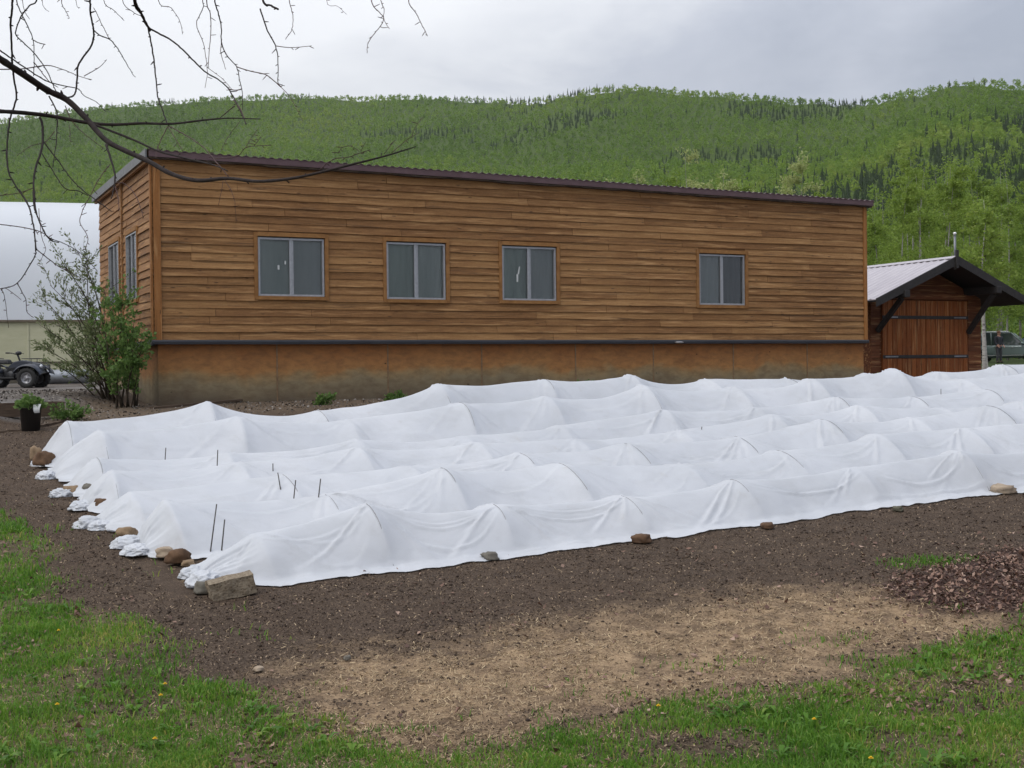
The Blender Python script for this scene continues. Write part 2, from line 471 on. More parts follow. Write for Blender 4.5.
def long_building():
    A = at_y(155, 342, 21.5); B = at_y(866, 341.5, 28.1)
    th = math.atan2(B[1] - A[1], B[0] - A[0])
    L = math.hypot(B[0] - A[0], B[1] - A[1])
    zg = float(G0(A[0], A[1]))
    root = thing('wooden_building', 'long low brown wooden building with lapped siding, four windows and rust stained base', 'building', (A[0], A[1], zg), th)
    ux, uy = math.cos(th), math.sin(th)
    def onwall(px, py):                      # pixel on the long wall -> local (x, z)
        d = ray(px, py)
        nx, ny = -uy, ux
        t = ((A[0] - EYE[0]) * nx + (A[1] - EYE[1]) * ny) / (d[0] * nx + d[1] * ny)
        P = EYE + d * t
        return (P[0] - A[0]) * ux + (P[1] - A[1]) * uy, P[2] - zg
    def onend(px, py):                       # pixel on the end wall -> local (y, z)
        d = ray(px, py)
        t = ((A[0] - EYE[0]) * ux + (A[1] - EYE[1]) * uy) / (d[0] * ux + d[1] * uy)
        P = EYE + d * t
        return -(P[0] - A[0]) * uy + (P[1] - A[1]) * ux, P[2] - zg
    zs = onwall(155, 339.7)[1]               # top of the flashing
    zl = onwall(150, 151)[1]; zr = onwall(868, 201.5)[1]
    top = lambda x: zl + (zr - zl) * x / L
    D = 5.7
    exp = .1332
    # walls (backing) ------------------------------------------------
    b = MB(); 
    wins = [((257, 236), (325, 297)), ((385.5, 241), (446, 300)), ((501, 245), (556.5, 301)), ((698, 253), (745, 305.5))]
    holes = []
    for (x0, y0), (x1, y1) in wins:
        a0, z1 = onwall(x0, y0); a1, z0_ = onwall(x1, y1)
        z1b = onwall(x1, y0 + (y1 - y0) * 0 + 3)[1]
        holes.append((a0, a1, z0_, z1))
    ew = [((110.5, 246), (121.5, 304)), ((128, 238.5), (139.5, 303))]
    eholes = []
    for (x0, y0), (x1, y1) in ew:
        c1, zt = onend(x0, y0); c0, zb = onend(x1, y1)
        if not eholes: e_t, e_b = zt, zb
        eholes.append((c0, c1, e_b, e_t))
    # backing behind the boards: panels around the window openings, so windows are real recesses
    def backing(mp, length, hs, z0, topf, th_):
        xs = sorted({0.0, length} | {h[0] for h in hs} | {h[1] for h in hs})
        for a, bb in zip(xs[:-1], xs[1:]):
            hole = [h for h in hs if h[0] <= a + 1e-6 and h[1] >= bb - 1e-6]
            segs = [(z0, None)] if not hole else [(z0, hole[0][2]), (hole[0][3], None)]
            for q0, q1 in segs:
                t0 = topf(a) if q1 is None else q1; t1 = topf(bb) if q1 is None else q1
                vs = [mp(a, 0, q0), mp(bb, 0, q0), mp(bb, 0, t1), mp(a, 0, t0), mp(a, -th_, q0), mp(bb, -th_, q0), mp(bb, -th_, t1), mp(a, -th_, t0)]
                b.add(vs, [(0, 1, 2, 3), (7, 6, 5, 4), (0, 4, 5, 1), (2, 6, 7, 3), (0, 3, 7, 4), (1, 5, 6, 2)], .3)
    mpf = lambda s, o, z: (s, -o, z)
    mpe = lambda s, o, z: (-o, s, z)
    backing(lambda s, o, z: mpf(s, o - .001, z), L, holes, zs - .02, lambda x: top(x) - .05, .10)
    backing(lambda s, o, z: (.001 - o, max(s, .101), z), D, [(h[0] - .0, h[1], h[2], h[3]) for h in eholes], zs - .02, lambda x: top(0) - .05, .10)
    b.box((L - .05, D / 2 + .05, (zs + top(L)) / 2 - .02), (.1, D - .12, top(L) - zs - .1), None, .3)
    b.box((L / 2, D - .05, (zs + top(L)) / 2 - .02), (L - .3, .1, top(L) - zs - .1), None, .3)
    b.build('wall', W_LONG, root)
    siding(mpf, L, zs, 24, exp, holes, lambda x: top(x) - .10, (0, 1), 3).build('front_siding', W_LONG, root)
    siding(mpe, D, zs, 24, exp, eholes, lambda x: top(0) - .06, (.1, .9), 5, (1.4, 3.2)).build('end_siding', W_END, root)
    # corner trims ----------------------------------------------------
    t = MB()
    h = top(0) - .05 - zs
    t.box((.052, -.036, zs + h / 2 - .01), (.112, .03, h), None, .55)
    t.box((-.036, .035, zs + h / 2 - .01), (.03, .10, h - .004), None, .35)
    t.build('corner_trim', W_TRIM, root)
    t = MB(); h = top(L) - .08 - zs
    t.box((L - .035, -.038, zs + h / 2), (.085, .03, h), None, .75)
    t.build('corner_trim', W_TRIM, root)
    t = MB(); c, zt = onend(123, 176); h = top(0) - .1 - zs
    t.box((-.042, c, zs + h / 2), (.03, .07, h), None, .5)
    t.build('batten', W_END, root)
    # foundation skirting ----------------------------------------------
    fnd = MB()
    fnd.box((L / 2 + .02, .10, zs / 2 - .25), (L - .08, .08, zs + .40), None)
    fnd.box((.10, D / 2 + .08, zs / 2 - .25), (.08, D - .14, zs + .396), None)
    fnd.box((L - .06, D / 2 + .08, zs / 2 - .25), (.08, D - .14, zs + .396), None)
    fo = fnd.build('foundation', RUST, root)
    rr = random.Random(4)
    smat = simple('pale_seam', (.24, .165, .095), (.15, .09, .05), .85, 0, 5, .1, .3, (1, 1, 3))
    for px in (278, 389, 483, 577, 655, 735, 809):
        x = onwall(px, 370)[0]
        sm = MB(); sm.box((x, .056, zs / 2 - .1), (.022, .014, zs + .1), None, rr.random()); sm.build('seam', smat, fo)
    # flashing strip ---------------------------------------------------
    f = MB(); n = 60; vs = []
    for i in range(n + 1):
        x = -.06 + (L + .10) * i / n
        w = .006 * mnoise.noise(Vector((x * .7, 3, 1)))
        vs += [(x, .055, zs - .002), (x, -.05 + w, zs - .006 + w), (x, -.062 + w, zs - .03 + w), (x, -.055 + w, zs - .076 + w * 1.5), (x, .055, zs - .078)]
    fs = []
    for i in range(n):
        k = 5 * i
        for q in range(5): fs.append((k + q, k + (q + 1) % 5, k + 5 + (q + 1) % 5, k + 5 + q))
    fs += [(0, 1, 2, 3, 4), tuple(5 * n + q for q in (4, 3, 2, 1, 0))]
    f.add(vs, fs)
    f.box((-.028, D / 2 + .03, zs - .05), (.06, D - .04, .09))
    f.build('flashing', DARKM, root)
    # roof ---------------------------------------------------------------
    roof = MB(); n = int(L / .036)
    vs = []
    for i in range(n + 1):
        x = -.10 + (L + .22) * i / n
        cz = (.010 if i % 4 < 2 else -.010)
        z = top(x) + cz
        vs += [(x, -.165, z), (x, D + .1, z + .02), (x, -.165, z - .012), (x, D + .1, z + .008)]
    fs = []
    for i in range(n):
        k = 4 * i
        fs += [(k, k + 4, k + 5, k + 1), (k + 2, k + 3, k + 7, k + 6), (k, k + 2, k + 6, k + 4), (k + 1, k + 5, k + 7, k + 3)]
    roof.add(vs, fs)
    ro = roof.build('roof', ROOFM, root)
    fa = MB()
    def strip(y0, y1, zo0, zo1, xa, xb, jit=0, tone=.5, nn=90):
        vs = []
        for i in range(nn + 1):
            x = xa + (xb - xa) * i / nn
            j = jit * (mnoise.noise(Vector((x * 1.6, 7, 2))) + .6 * mnoise.noise(Vector((x * 6, 1, 5))))
            vs += [(x, y0, top(x) + zo0), (x, y1, top(x) + zo0), (x, y1, top(x) + zo1 + j), (x, y0, top(x) + zo1 + j)]
        fs = []
        for i in range(nn):
            k = 4 * i
            for q in range(4): fs.append((k + q, k + (q + 1) % 4, k + 4 + (q + 1) % 4, k + 4 + q))
        fs += [(0, 1, 2, 3), tuple(4 * nn + q for q in (3, 2, 1, 0))]
        return vs, fs
    fa.add(*strip(-.155, -.135, -.012, -.112, -.085, L + .11, .004))
    fa.build('fascia', ROOFM, ro)
    ev = MB(); ev.add(*strip(-.133, -.012, -.085, -.140, -.075, L + .09, .026), tone=.3)
    ev.build('eave_board', ROTW, ro)
    rk = MB()
    rk.box((-.13, D / 2 - .03, top(0) - .065), (.025, D + .25, .15))
    rk.build('rake_edge', GREYM, ro)
    rk = MB(); rk.box((-.072, D / 2, top(0) - .145), (.05, D + .08, .07), None, .6)
    rk.build('rake_board', W_END, ro)
    # windows -------------------------------------------------------------
    def window(mp, s0, s1, z0, z1, lab, pane_backing=(CURT, CURT), marks=(), seed=0, cdep=-.085, wave=.012, inset=None, fwid=.032):
        root_w = MB()
        cw = .062
        # casing boards round the opening
        for (a, bb, c0, c1, o) in ((s0 - cw, s0, z0 - cw, z1 + cw, .045), (s1, s1 + cw, z0 - cw, z1 + cw, .045)):
            root_w.prism([(a, c0), (bb, c0), (bb, c1), (a, c1)], lambda u, v, d: mp(u, d, v), .0, o, .4)
        root_w.prism([(s0, z1), (s1, z1), (s1, z1 + cw * 1.15), (s0, z1 + cw * 1.15)], lambda u, v, d: mp(u, d, v), .0, .050, .8)
        root_w.prism([(s0, z0 - cw), (s1, z0 - cw), (s1, z0), (s0, z0)], lambda u, v, d: mp(u, d, v), .0, .056, .6)
        w = root_w.build('window', W_CASE, root, lab)
        fr = MB()
        if inset: mp = inset
        def bar(a, bb, c0, c1, d0, d1): fr.prism([(a, c0), (bb, c0), (bb, c1), (a, c1)], lambda u, v, d: mp(u, d, v), d0, d1)
        bar(s0 + .012, s0 + fwid + .012, z0 + .004, z1 - .02, -.05, .012)
        bar(s1 - fwid - .012, s1 - .012, z0 + .004, z1 - .02, -.05, .012)
        bar(s0 + fwid + .012, s1 - fwid - .012, z1 - .02 - fwid, z1 - .02, -.05, .012)
        bar(s0 + fwid + .012, s1 - fwid - .012, z0 + .004, z0 + fwid + .004, -.05, .016)
        mid = (s0 + s1) / 2 + .0
        bar(mid - .035, mid + .006, z0 + fwid + .004, z1 - .02 - fwid, -.045, .006)
        bar(mid + .010, mid + .040, z0 + fwid + .004, z1 - .02 - fwid, -.05, -.008)
        fr.build('frame', ALU, w)
        for k, (a, bb) in enumerate(((s0 + fwid + .012, mid - .035), (mid + .040, s1 - fwid - .012))):
            p = MB(); off = -.02 if k == 0 else -.036
            p.prism([(a, z0 + fwid), (bb, z0 + fwid), (bb, z1 - .02 - fwid), (a, z1 - .02 - fwid)], lambda u, v, d: mp(u, d, v), off - .004, off)
            p.build('pane', GLASSC if cdep > -.06 else GLASS, w)
            q = MB(); nn = 14; vs = []
            for i in range(nn + 1):
                u = a - .03 + (bb - a + .05) * i / nn
                wv = wave * math.sin(i * 1.5 + seed)
                vs += [mp(u, cdep + wv, z0 - .0), mp(u, cdep + wv * .6, z1)]
            q.add(vs, [(2 * i, 2 * i + 2, 2 * i + 3, 2 * i + 1) for i in range(nn)], .5, True)
            q.build('pane_backing', pane_backing[k], w)
        if marks:
            for poly in marks:
                tp = MB()
                tp.prism([(s0 + (s1 - s0) * u, z0 + (z1 - z0) * v) for u, v in poly], lambda u, v, d: mp(u, d, v), -.0195, -.0185)
                tp.build('white_mark', OFFWHITE, w)  # small off-white shapes laid on the pane
        # reveal, so the recess reads as depth
        return w
    box = lambda u, v, w, h: [(u, v), (u + w, v), (u + w, v + h), (u, v + h)]
    mk = [[box(.30, .45, .028, .075), box(.405, .54, .02, .06)], (), [box(.28, .34, .03, .14), [(.30, .48), (.325, .48), (.345, .62), (.325, .62)]], ()]
    labs = ['window nearest the corner with two white marks', None, 'window with one long white mark', 'rightmost window with one dark half']
    for i, hl in enumerate(holes):
        window(mpf, *hl, labs[i], ((CURT, CURTB), (CURTC, CURT), (CURTC, CURTB), (CURTB, CURTD))[i], mk[i], i * 2.3, -.07 - .012 * (i % 2), .006 + .004 * i)
    for i, hl in enumerate(eholes):
        # pale sheet behind the glass paints in the sky and greenhouse reflected there
        window(mpe, *hl, None, (PALEREFL, PALEREFL), (), 7 + i, -.046, .002, lambda s, o, z: mpe(s, o + .034, z), .02)
    # small light fitting on the flashing
    x, z = onwall(676, 342)
    lf = MB(); lf.sphere((x, -.12, zs - .055), (.10, .07, .025)); lf.tube([(x, -.05, zs - .05), (x, -.11, zs - .05)], .012)
    lf.build('flood_lamp', ALU, root)
    return root, A, th, L, zg
PALEREFL = simple('pale_pane_reflection', (.86, .88, .90), (.80, .84, .88), .9, 0, 2)  # reflection in the end-wall panes, put in as a pale colour
BLD, BA, BTH, BL, BZ = long_building()

# ---------------------------------------------------------------- shed
def shed():
    th = BTH
    Y0 = 33.5
    P = at_y(925, 350, Y0)                   # middle of the door, on the front plane
    zg = float(G0(P[0], P[1]))
    root = thing('shed', 'small brown shed with striped pale metal roof and strapped double door', 'shed', (P[0], P[1], zg), th)
    ux, uy = math.cos(th), math.sin(th)
    def on(px, py, off=0.0):
        d = ray(px, py); nx, ny = -uy, ux
        px0, py0 = P[0] - nx * off, P[1] - ny * off
        t = ((px0 - EYE[0]) * nx + (py0 - EYE[1]) * ny) / (d[0] * nx + d[1] * ny)
        Q = EYE + d * t
        return (Q[0] - P[0]) * ux + (Q[1] - P[1]) * uy, Q[2] - zg
    OV = 1.0                                  # front overhang
    ax, az = on(956.5, 257, OV)               # apex of the roof at the front edge
    rx, rz = on(1031, 301.5, OV)              # right eave tip
    run = rx - ax
    lx = ax - run; ez = rz
    lbx, lbz = on(877, 331); rbx, rbz = on(967.5, 333)
    x0 = on(866, 340)[0] - .35; x1 = on(982, 340)[0]
    dx0, dz1 = on(882, 300); dx1, _ = on(967, 300)
    # the wall is centred under the ridge
    D = 7.0
    sl = (az - ez) / run
    rt = lambda x: az - abs(x - ax) * sl - .17
    half = x1 - ax
    x0 = ax - half
    n = 9
    top = rt(x1)
    w = MB()
    poly = [(x0, -.2), (x1, -.2), (x1, rt(x1)), (ax, rt(ax)), (x0, rt(x0))]
    w.prism(poly, lambda u, v, d: (u, d, v), .05, .15, .3)
    for q in range(4): pass
    w.box((x0 + .05, D / 2, rt(x0) / 2), (.1, D - .3, rt(x0)), None, .3)
    w.box((x1 - .05, D / 2, rt(x1) / 2), (.1, D - .3, rt(x1)), None, .3)
    w.prism(poly, lambda u, v, d: (u, d, v), D - .15, D - .05, .3)
    wo = w.build('wall', W_SHED, root)
    zt_ = dz1 + .17 - ((dz1 + .1) % .17) + .02
    for xa_, xb_, za_, sd_ in ((x0, dx0 - .06, -.1, 9), (dx1 + .06, x1, -.1, 10), (dx0 - .06, dx1 + .06, zt_, 11)):
        siding(lambda s, o, z: (xa_ + s, .05 - o, z), xb_ - xa_, za_, int((rt(ax) - za_) / .17) + 1, .17, [], lambda s: rt(xa_ + s) - .02, (0, 1), sd_).build('siding', W_SHED, wo)
    # double door of vertical boards
    rr = random.Random(8)
    z0d, z1d = .04, dz1
    mid = (dx0 + dx1) / 2
    for a, b in ((dx0, mid - .006), (mid + .006, dx1)):
        d = MB(); k = 0; nb = 9
        for i in range(nb):
            u0 = a + (b - a) * i / nb + .006; u1 = a + (b - a) * (i + 1) / nb - .006
            d.box(((u0 + u1) / 2, .012, (z0d + z1d) / 2), (u1 - u0, .05, z1d - z0d), None, rr.uniform(.05, 1), .008)
        d.box(((a + b) / 2, .035, (z0d + z1d) / 2), (b - a, .02, z1d - z0d - .02), None, 0)
        do = d.build('door', W_DOOR, root)
        for py in (317.5, 356.5):
            z = on(925, py)[1]
            st = MB()
            st.box(((a + b) / 2, -.021, z), (b - a + .02, .014, .085), None, .5, .004)
            so = st.build('strap_hinge', simple('dark_iron', (.03, .028, .027), (.05, .045, .04), .5, .5, 9), do)
        ex = a + .28 if a == dx0 else b - .28
        for py in (317.5, 356.5):
            z = on(925, py)[1]
            hh = MB(); hh.box((ex, -.032, z), (.42, .008, .035), None, .5, .003)
            hh.build('hinge_plate', simple('bare_steel', (.32, .32, .33), (.2, .2, .2), .4, .7, 9), do)
    # lintel above the door
    l = MB(); l.box((ax - .1, -.01, dz1 + .10), (dx1 - dx0 + .3, .09, .14), None, .8)
    l.build('lintel', W_SHED, root)
    # roof
    rib = .115
    ro = MB()
    for sgn in (-1, 1):
        nlen = D + OV + .6
        m = int(nlen / rib) * 2
        vs = []
        for i in range(m + 1):
            y = -OV + nlen * i / m
            hgt = .026 if i % 4 == 0 else 0.0
            ex = ax + sgn * (run + .02)
            vs += [(ax, y, az + hgt), (ex, y, az - sl * (run + .02) + hgt), (ax, y, az - .02), (ex, y, az - sl * (run + .02) - .02)]
        fs = []
        for i in range(m):
            k = 4 * i
            fs += [(k, k + 4, k + 5, k + 1), (k + 2, k + 3, k + 7, k + 6), (k + 1, k + 5, k + 7, k + 3)]
        fs += [(0, 1, 3, 2), (4 * m, 4 * m + 2, 4 * m + 3, 4 * m + 1)]
        ro.add(vs, fs)
    rmat = bpy.data.materials.new('pale_ribbed_roof'); t = NT(rmat)
    n_ = t.noise(t.coord('Object', (.6, 4, 1)), 2.0, 4, .6)
    col = t.ramp(n_, [(.3, (.37, .34, .37)), (.7, (.47, .44, .46))])
    t.bsdf(col, .5, .15, None, .4)
    roof = ro.build('roof', rmat, root)
    so = MB()                                  # dark soffit boards
    for sgn in (-1, 1):
        so.prism([(ax, az - .03), (ax + sgn * run, ez - .03), (ax + sgn * run, ez - .07), (ax, az - .07)], lambda u, v, d: (u, d, v), -OV + .06, D + .5)
    so.build('soffit', BLACKW, roof)
    rd = MB(); rd.prism([(ax - .16, az - .16 * sl + .035), (ax, az + .035), (ax + .16, az - .16 * sl + .035), (ax + .16, az - .16 * sl + .028), (ax, az + .027), (ax - .16, az - .16 * sl + .028)], lambda u, v, d: (u, d, v), -OV - .01, D + .6)
    rd.build('ridge_cap', rmat, roof)
    for sgn in (-1, 1):                         # barge boards
        bb = MB()
        bb.prism([(ax, az + .03), (ax + sgn * (run + .05), az + .03 - sl * (run + .05)), (ax + sgn * (run + .05), az - .17 - sl * (run + .05)), (ax, az - .19)],
                 lambda u, v, d: (u, d, v), -OV - .05, -OV)
        bb.build('barge_board', BLACKW, roof)
    # purlins and braces
    for sgn in (-1, 1):
        px_, pz_ = (lbx, lbz) if sgn < 0 else (rbx, rbz)
        zz = rt(px_) + .02
        pu = MB(); pu.box((px_, -OV / 2 + .15, zz - .08), (.17, OV + .5, .18), None, .5, .02)
        pu.build('purlin', BLACKW, root)
        br = MB()
        # diagonal brace from the wall out to the purlin
        p0 = Vector((px_, -.02, pz_)); p1 = Vector((px_, -OV + .1, zz - .18))
        dirv = (p1 - p0); ln = dirv.length
        rot = dirv.to_track_quat('Z', 'X').to_matrix()
        br.box((p0 + p1) / 2, (.115, .11, ln), rot, .5, .015)
        br.build('brace', BLACKW, root)
    # ridge post and vent pipe
    po = MB(); po.box((ax - .06, -OV - .08, az - .06), (.08, .05, .46), None, .5, .01)
    po.build('ridge_post', BLACKW, roof)
    vp = MB()
    vp.tube([(ax + .05, -OV + .10, az - .3), (ax + .05, -OV + .10, az + .58)], .032, 10)
    vo = vp.build('vent_pipe', simple('galvanised_pipe', (.22, .23, .24), (.15, .16, .17), .4, .6, 9), roof)
    cp = MB(); cp.sphere((ax + .03, -OV + .08, az + .60), (.045, .04, .035))
    cp.build('pipe_cap', simple('bright_cap', (.85, .86, .86), (.8, .8, .8), .3, .3), vo)
    return root
SHED = shed()

# ---------------------------------------------------------------- greenhouse behind the quad
def greenhouse():
    Y0 = 46.0
    P = at_y(98, 383, Y0)
    zg = float(G0(P[0], P[1])) 
    th = R(13)
    root = thing('greenhouse', 'pale curved plastic greenhouse with cream lower wall behind the quad bike', 'greenhouse', (P[0], P[1], zg), th)
    Lg = 30.0                                   # runs to the left out of frame and right behind the building
    zw = at_y(98, 321, Y0)[2] - zg; zt = at_y(98, 206, Y0 + 4.8)[2] - zg
    xa, xb = -Lg, 9.0
    cream = simple('cream_panel', (.50, .49, .34), (.40, .395, .26), .7, 0, 1.5, 0, .3, (1, 1, 3), .3)
    w = MB(); n = int((xb - xa) / 1.22)
    for i in range(n):
        x0 = xa + (xb - xa) * i / n; x1 = xa + (xb - xa) * (i + 1) / n
        w.box(((x0 + x1) / 2, .04, zw / 2), (x1 - x0 - .008, .05, zw), None, random.random())
    wo = w.build('lower_wall', cream, root)
    for i in range(n + 1):
        if i % 2: continue
        bt = MB()
        x0 = xa + (xb - xa) * i / n
        bt.box((x0, -.0, zw / 2), (.07, .03, zw - .02), None, random.random())
        bt.build('batten', cream, wo)
    e = MB(); e.box(((xa + xb) / 2, -.02, zw + .01), (xb - xa, .12, .07), None, .4)
    e.build('eave_beam', simple('weathered_beam', (.16, .13, .09), (.1, .08, .055), .8, 0, 5), root)
    rl = MB(); rl.box(((xa + xb) / 2, -.02, .72), (xb - xa, .05, .045), None, .4)
    rl.box(((xa + xb) / 2, -.025, .06), (xb - xa, .06, .12), None, .2)
    rl.build('rail', simple('weathered_rail', (.10, .085, .06), (.06, .05, .035), .8, 0, 5), root)
    # plastic skin: a tall arch
    plast = bpy.data.materials.new('greenhouse_plastic'); t = NT(plast)
    nz = t.noise(t.coord('Object', (.5, 1, .8)), .7, 4, .5)
    a = t.bsdf(t.ramp(nz, [(.3, (.80, .835, .88)), (.7, (.86, .885, .92))]), .28, 0, None, .6, out=False)
    b = t.n('ShaderNodeBsdfTranslucent'); b.inputs[0].default_value = (.75, .8, .86, 1)
    x = t.n('ShaderNodeMixShader'); x.inputs[0].default_value = .35; t.ln(a, x.inputs[1]); t.ln(b.outputs[0], x.inputs[2]); t.out(x.outputs[0])
    W = 10.0; m = 26; r = MB(); h = zt - zw
    prof = []
    for i in range(m + 1):
        a_ = math.pi * i / m
        prof.append((W / 2 - W / 2 * math.copysign(abs(math.cos(a_)) ** .8, math.cos(a_)), zw + h * math.sin(a_) ** .75))
    vs = []; nx = 24
    for j in range(nx + 1):
        xx = xa + (xb - xa) * j / nx
        vs += [(xx, p[0], p[1] + (.004 if j % 2 else 0)) for p in prof]
    fs = []
    for j in range(nx):
        for i in range(m):
            k = j * (m + 1) + i
            fs.append((k, k + 1, k + m + 2, k + m + 1))
    fs.append(tuple(range(m + 1))); fs.append(tuple(nx * (m + 1) + i for i in range(m + 1))[::-1])
    r.add(vs, fs, .5, True)
    r.build('plastic_roof', plast, root)
    # back wall
    bw = MB(); bw.box(((xa + xb) / 2, W, zw / 2), (xb - xa, .06, zw)); bw.build('back_wall', cream, root)
    return root
greenhouse()
# ---------------------------------------------------------------- ground sheet with masks
def px_poly(pts): return np.array([gp(x, y)[:2] for x, y in pts])

def sdist(px, py, poly):
    """signed distance to polygon, positive inside"""
    d = np.full(px.shape, 1e9); inside = np.zeros(px.shape, bool)
    n = len(poly)
    for i in range(n):
        x0, y0 = poly[i]; x1, y1 = poly[(i + 1) % n]
        ex, ey = x1 - x0, y1 - y0
        t = np.clip(((px - x0) * ex + (py - y0) * ey) / (ex * ex + ey * ey + 1e-12), 0, 1)
        d = np.minimum(d, np.hypot(px - x0 - t * ex, py - y0 - t * ey))
        c = ((y0 > py) != (y1 > py)) & (px < (x1 - x0) * (py - y0) / (y1 - y0 + 1e-12) + x0)
        inside ^= c
    return np.where(inside, d, -d)

def vnoise(x, y, s, seed=0):
    """cheap value noise on a lattice"""
    x = np.asarray(x) * s + seed * 13.7; y = np.asarray(y) * s + seed * 7.3
    xi = np.floor(x).astype(np.int64); yi = np.floor(y).astype(np.int64)
    fx = x - xi; fy = y - yi
    fx = fx * fx * (3 - 2 * fx); fy = fy * fy * (3 - 2 * fy)
    def h(a, b):
        q = np.sin(a * 127.1 + b * 311.7 + seed * 74.7) * 43758.5453
        return q - np.floor(q)
    return (h(xi, yi) * (1 - fx) + h(xi + 1, yi) * fx) * (1 - fy) + (h(xi, yi + 1) * (1 - fx) + h(xi + 1, yi + 1) * fx) * fy
def fbm(x, y, s, seed=0, o=4):
    r = 0; a = .5; tot = 0
    for k in range(o):
        r = r + a * vnoise(x, y, s * 2 ** k, seed + k); tot += a; a *= .5
    return r / tot

GRASS_EDGE = [(0, 512), (22, 522), (45, 540), (50, 566), (85, 578), (60, 592), (98, 612), (140, 628), (175, 655), (222, 676), (300, 700), (380, 738), (440, 752),
              (500, 740), (560, 722), (640, 706), (720, 694), (800, 688), (860, 666), (920, 652), (985, 630), (1024, 612)]
_e = [gp(x, y)[:2] for x, y in GRASS_EDGE]
GRASS_POLY = np.array([(-60, 9.0), (-14, 13.5), (-9, 13.0)] + [tuple(p) for p in _e] + [(12, 7.6), (60, 6), (60, -60), (-60, -60)])
STRAW_POLY = px_poly([(290, 690), (330, 664), (420, 655), (500, 640), (600, 618), (700, 606), (800, 590), (880, 592), (960, 610), (1000, 622), (985, 632), (900, 655), (800, 690), (640, 708), (500, 742), (420, 760), (330, 742)])
BARE_POLY = px_poly([(560, 745), (640, 728), (760, 735), (800, 764), (650, 768), (560, 768)])
BARE2_POLY = px_poly([(880, 690), (960, 680), (1024, 690), (1024, 720), (930, 722)])
LEAF_POLY = px_poly([(880, 588), (905, 575), (940, 566), (985, 556), (1024, 545), (1060, 540), (1075, 600), (1024, 612), (960, 612), (910, 603)])

def masks(x, y):
    rag = (fbm(x, y, 2.2, 3) - .5) * .9
    g = sdist(x, y, GRASS_POLY)
    grass = sstep(-.10, .22, g + rag * .55)
    for P in (BARE_POLY, BARE2_POLY):
        grass = grass * (1 - .75 * sstep(-.05, .15, sdist(x, y, P) + rag * .5))
    thin = sstep(.50, .68, fbm(x, y, 1.7, 9))
    grass = grass * (1 - .66 * thin)
    s = sstep(-.62, .50, sdist(x, y, STRAW_POLY) + rag * .30 + (fbm(x, y, 4, 6) - .5) * .7 + (fbm(x, y, 14, 16, 2) - .5) * .6)
    lf = sstep(-.08, .14, sdist(x, y, LEAF_POLY) + rag * .4)
    grav = sstep(18.9, 19.3, y) * sstep(-6.6, -7.6, x) * (1 - sstep(60, 90, y))
    # sandy strip along the foot of the wall
    n = (-(x - BA[0]) * math.sin(BTH) + (y - BA[1]) * math.cos(BTH))
    a = ((x - BA[0]) * math.cos(BTH) + (y - BA[1]) * math.sin(BTH))
    sand = sstep(-3.0, -1.6, n) * (1 - sstep(.4, 1.2, n)) * sstep(-2.4, -1.2, a) * (1 - sstep(17, 19, a))
    far = sstep(45, 60, y)
    return grass, s, lf, grav, sand, far

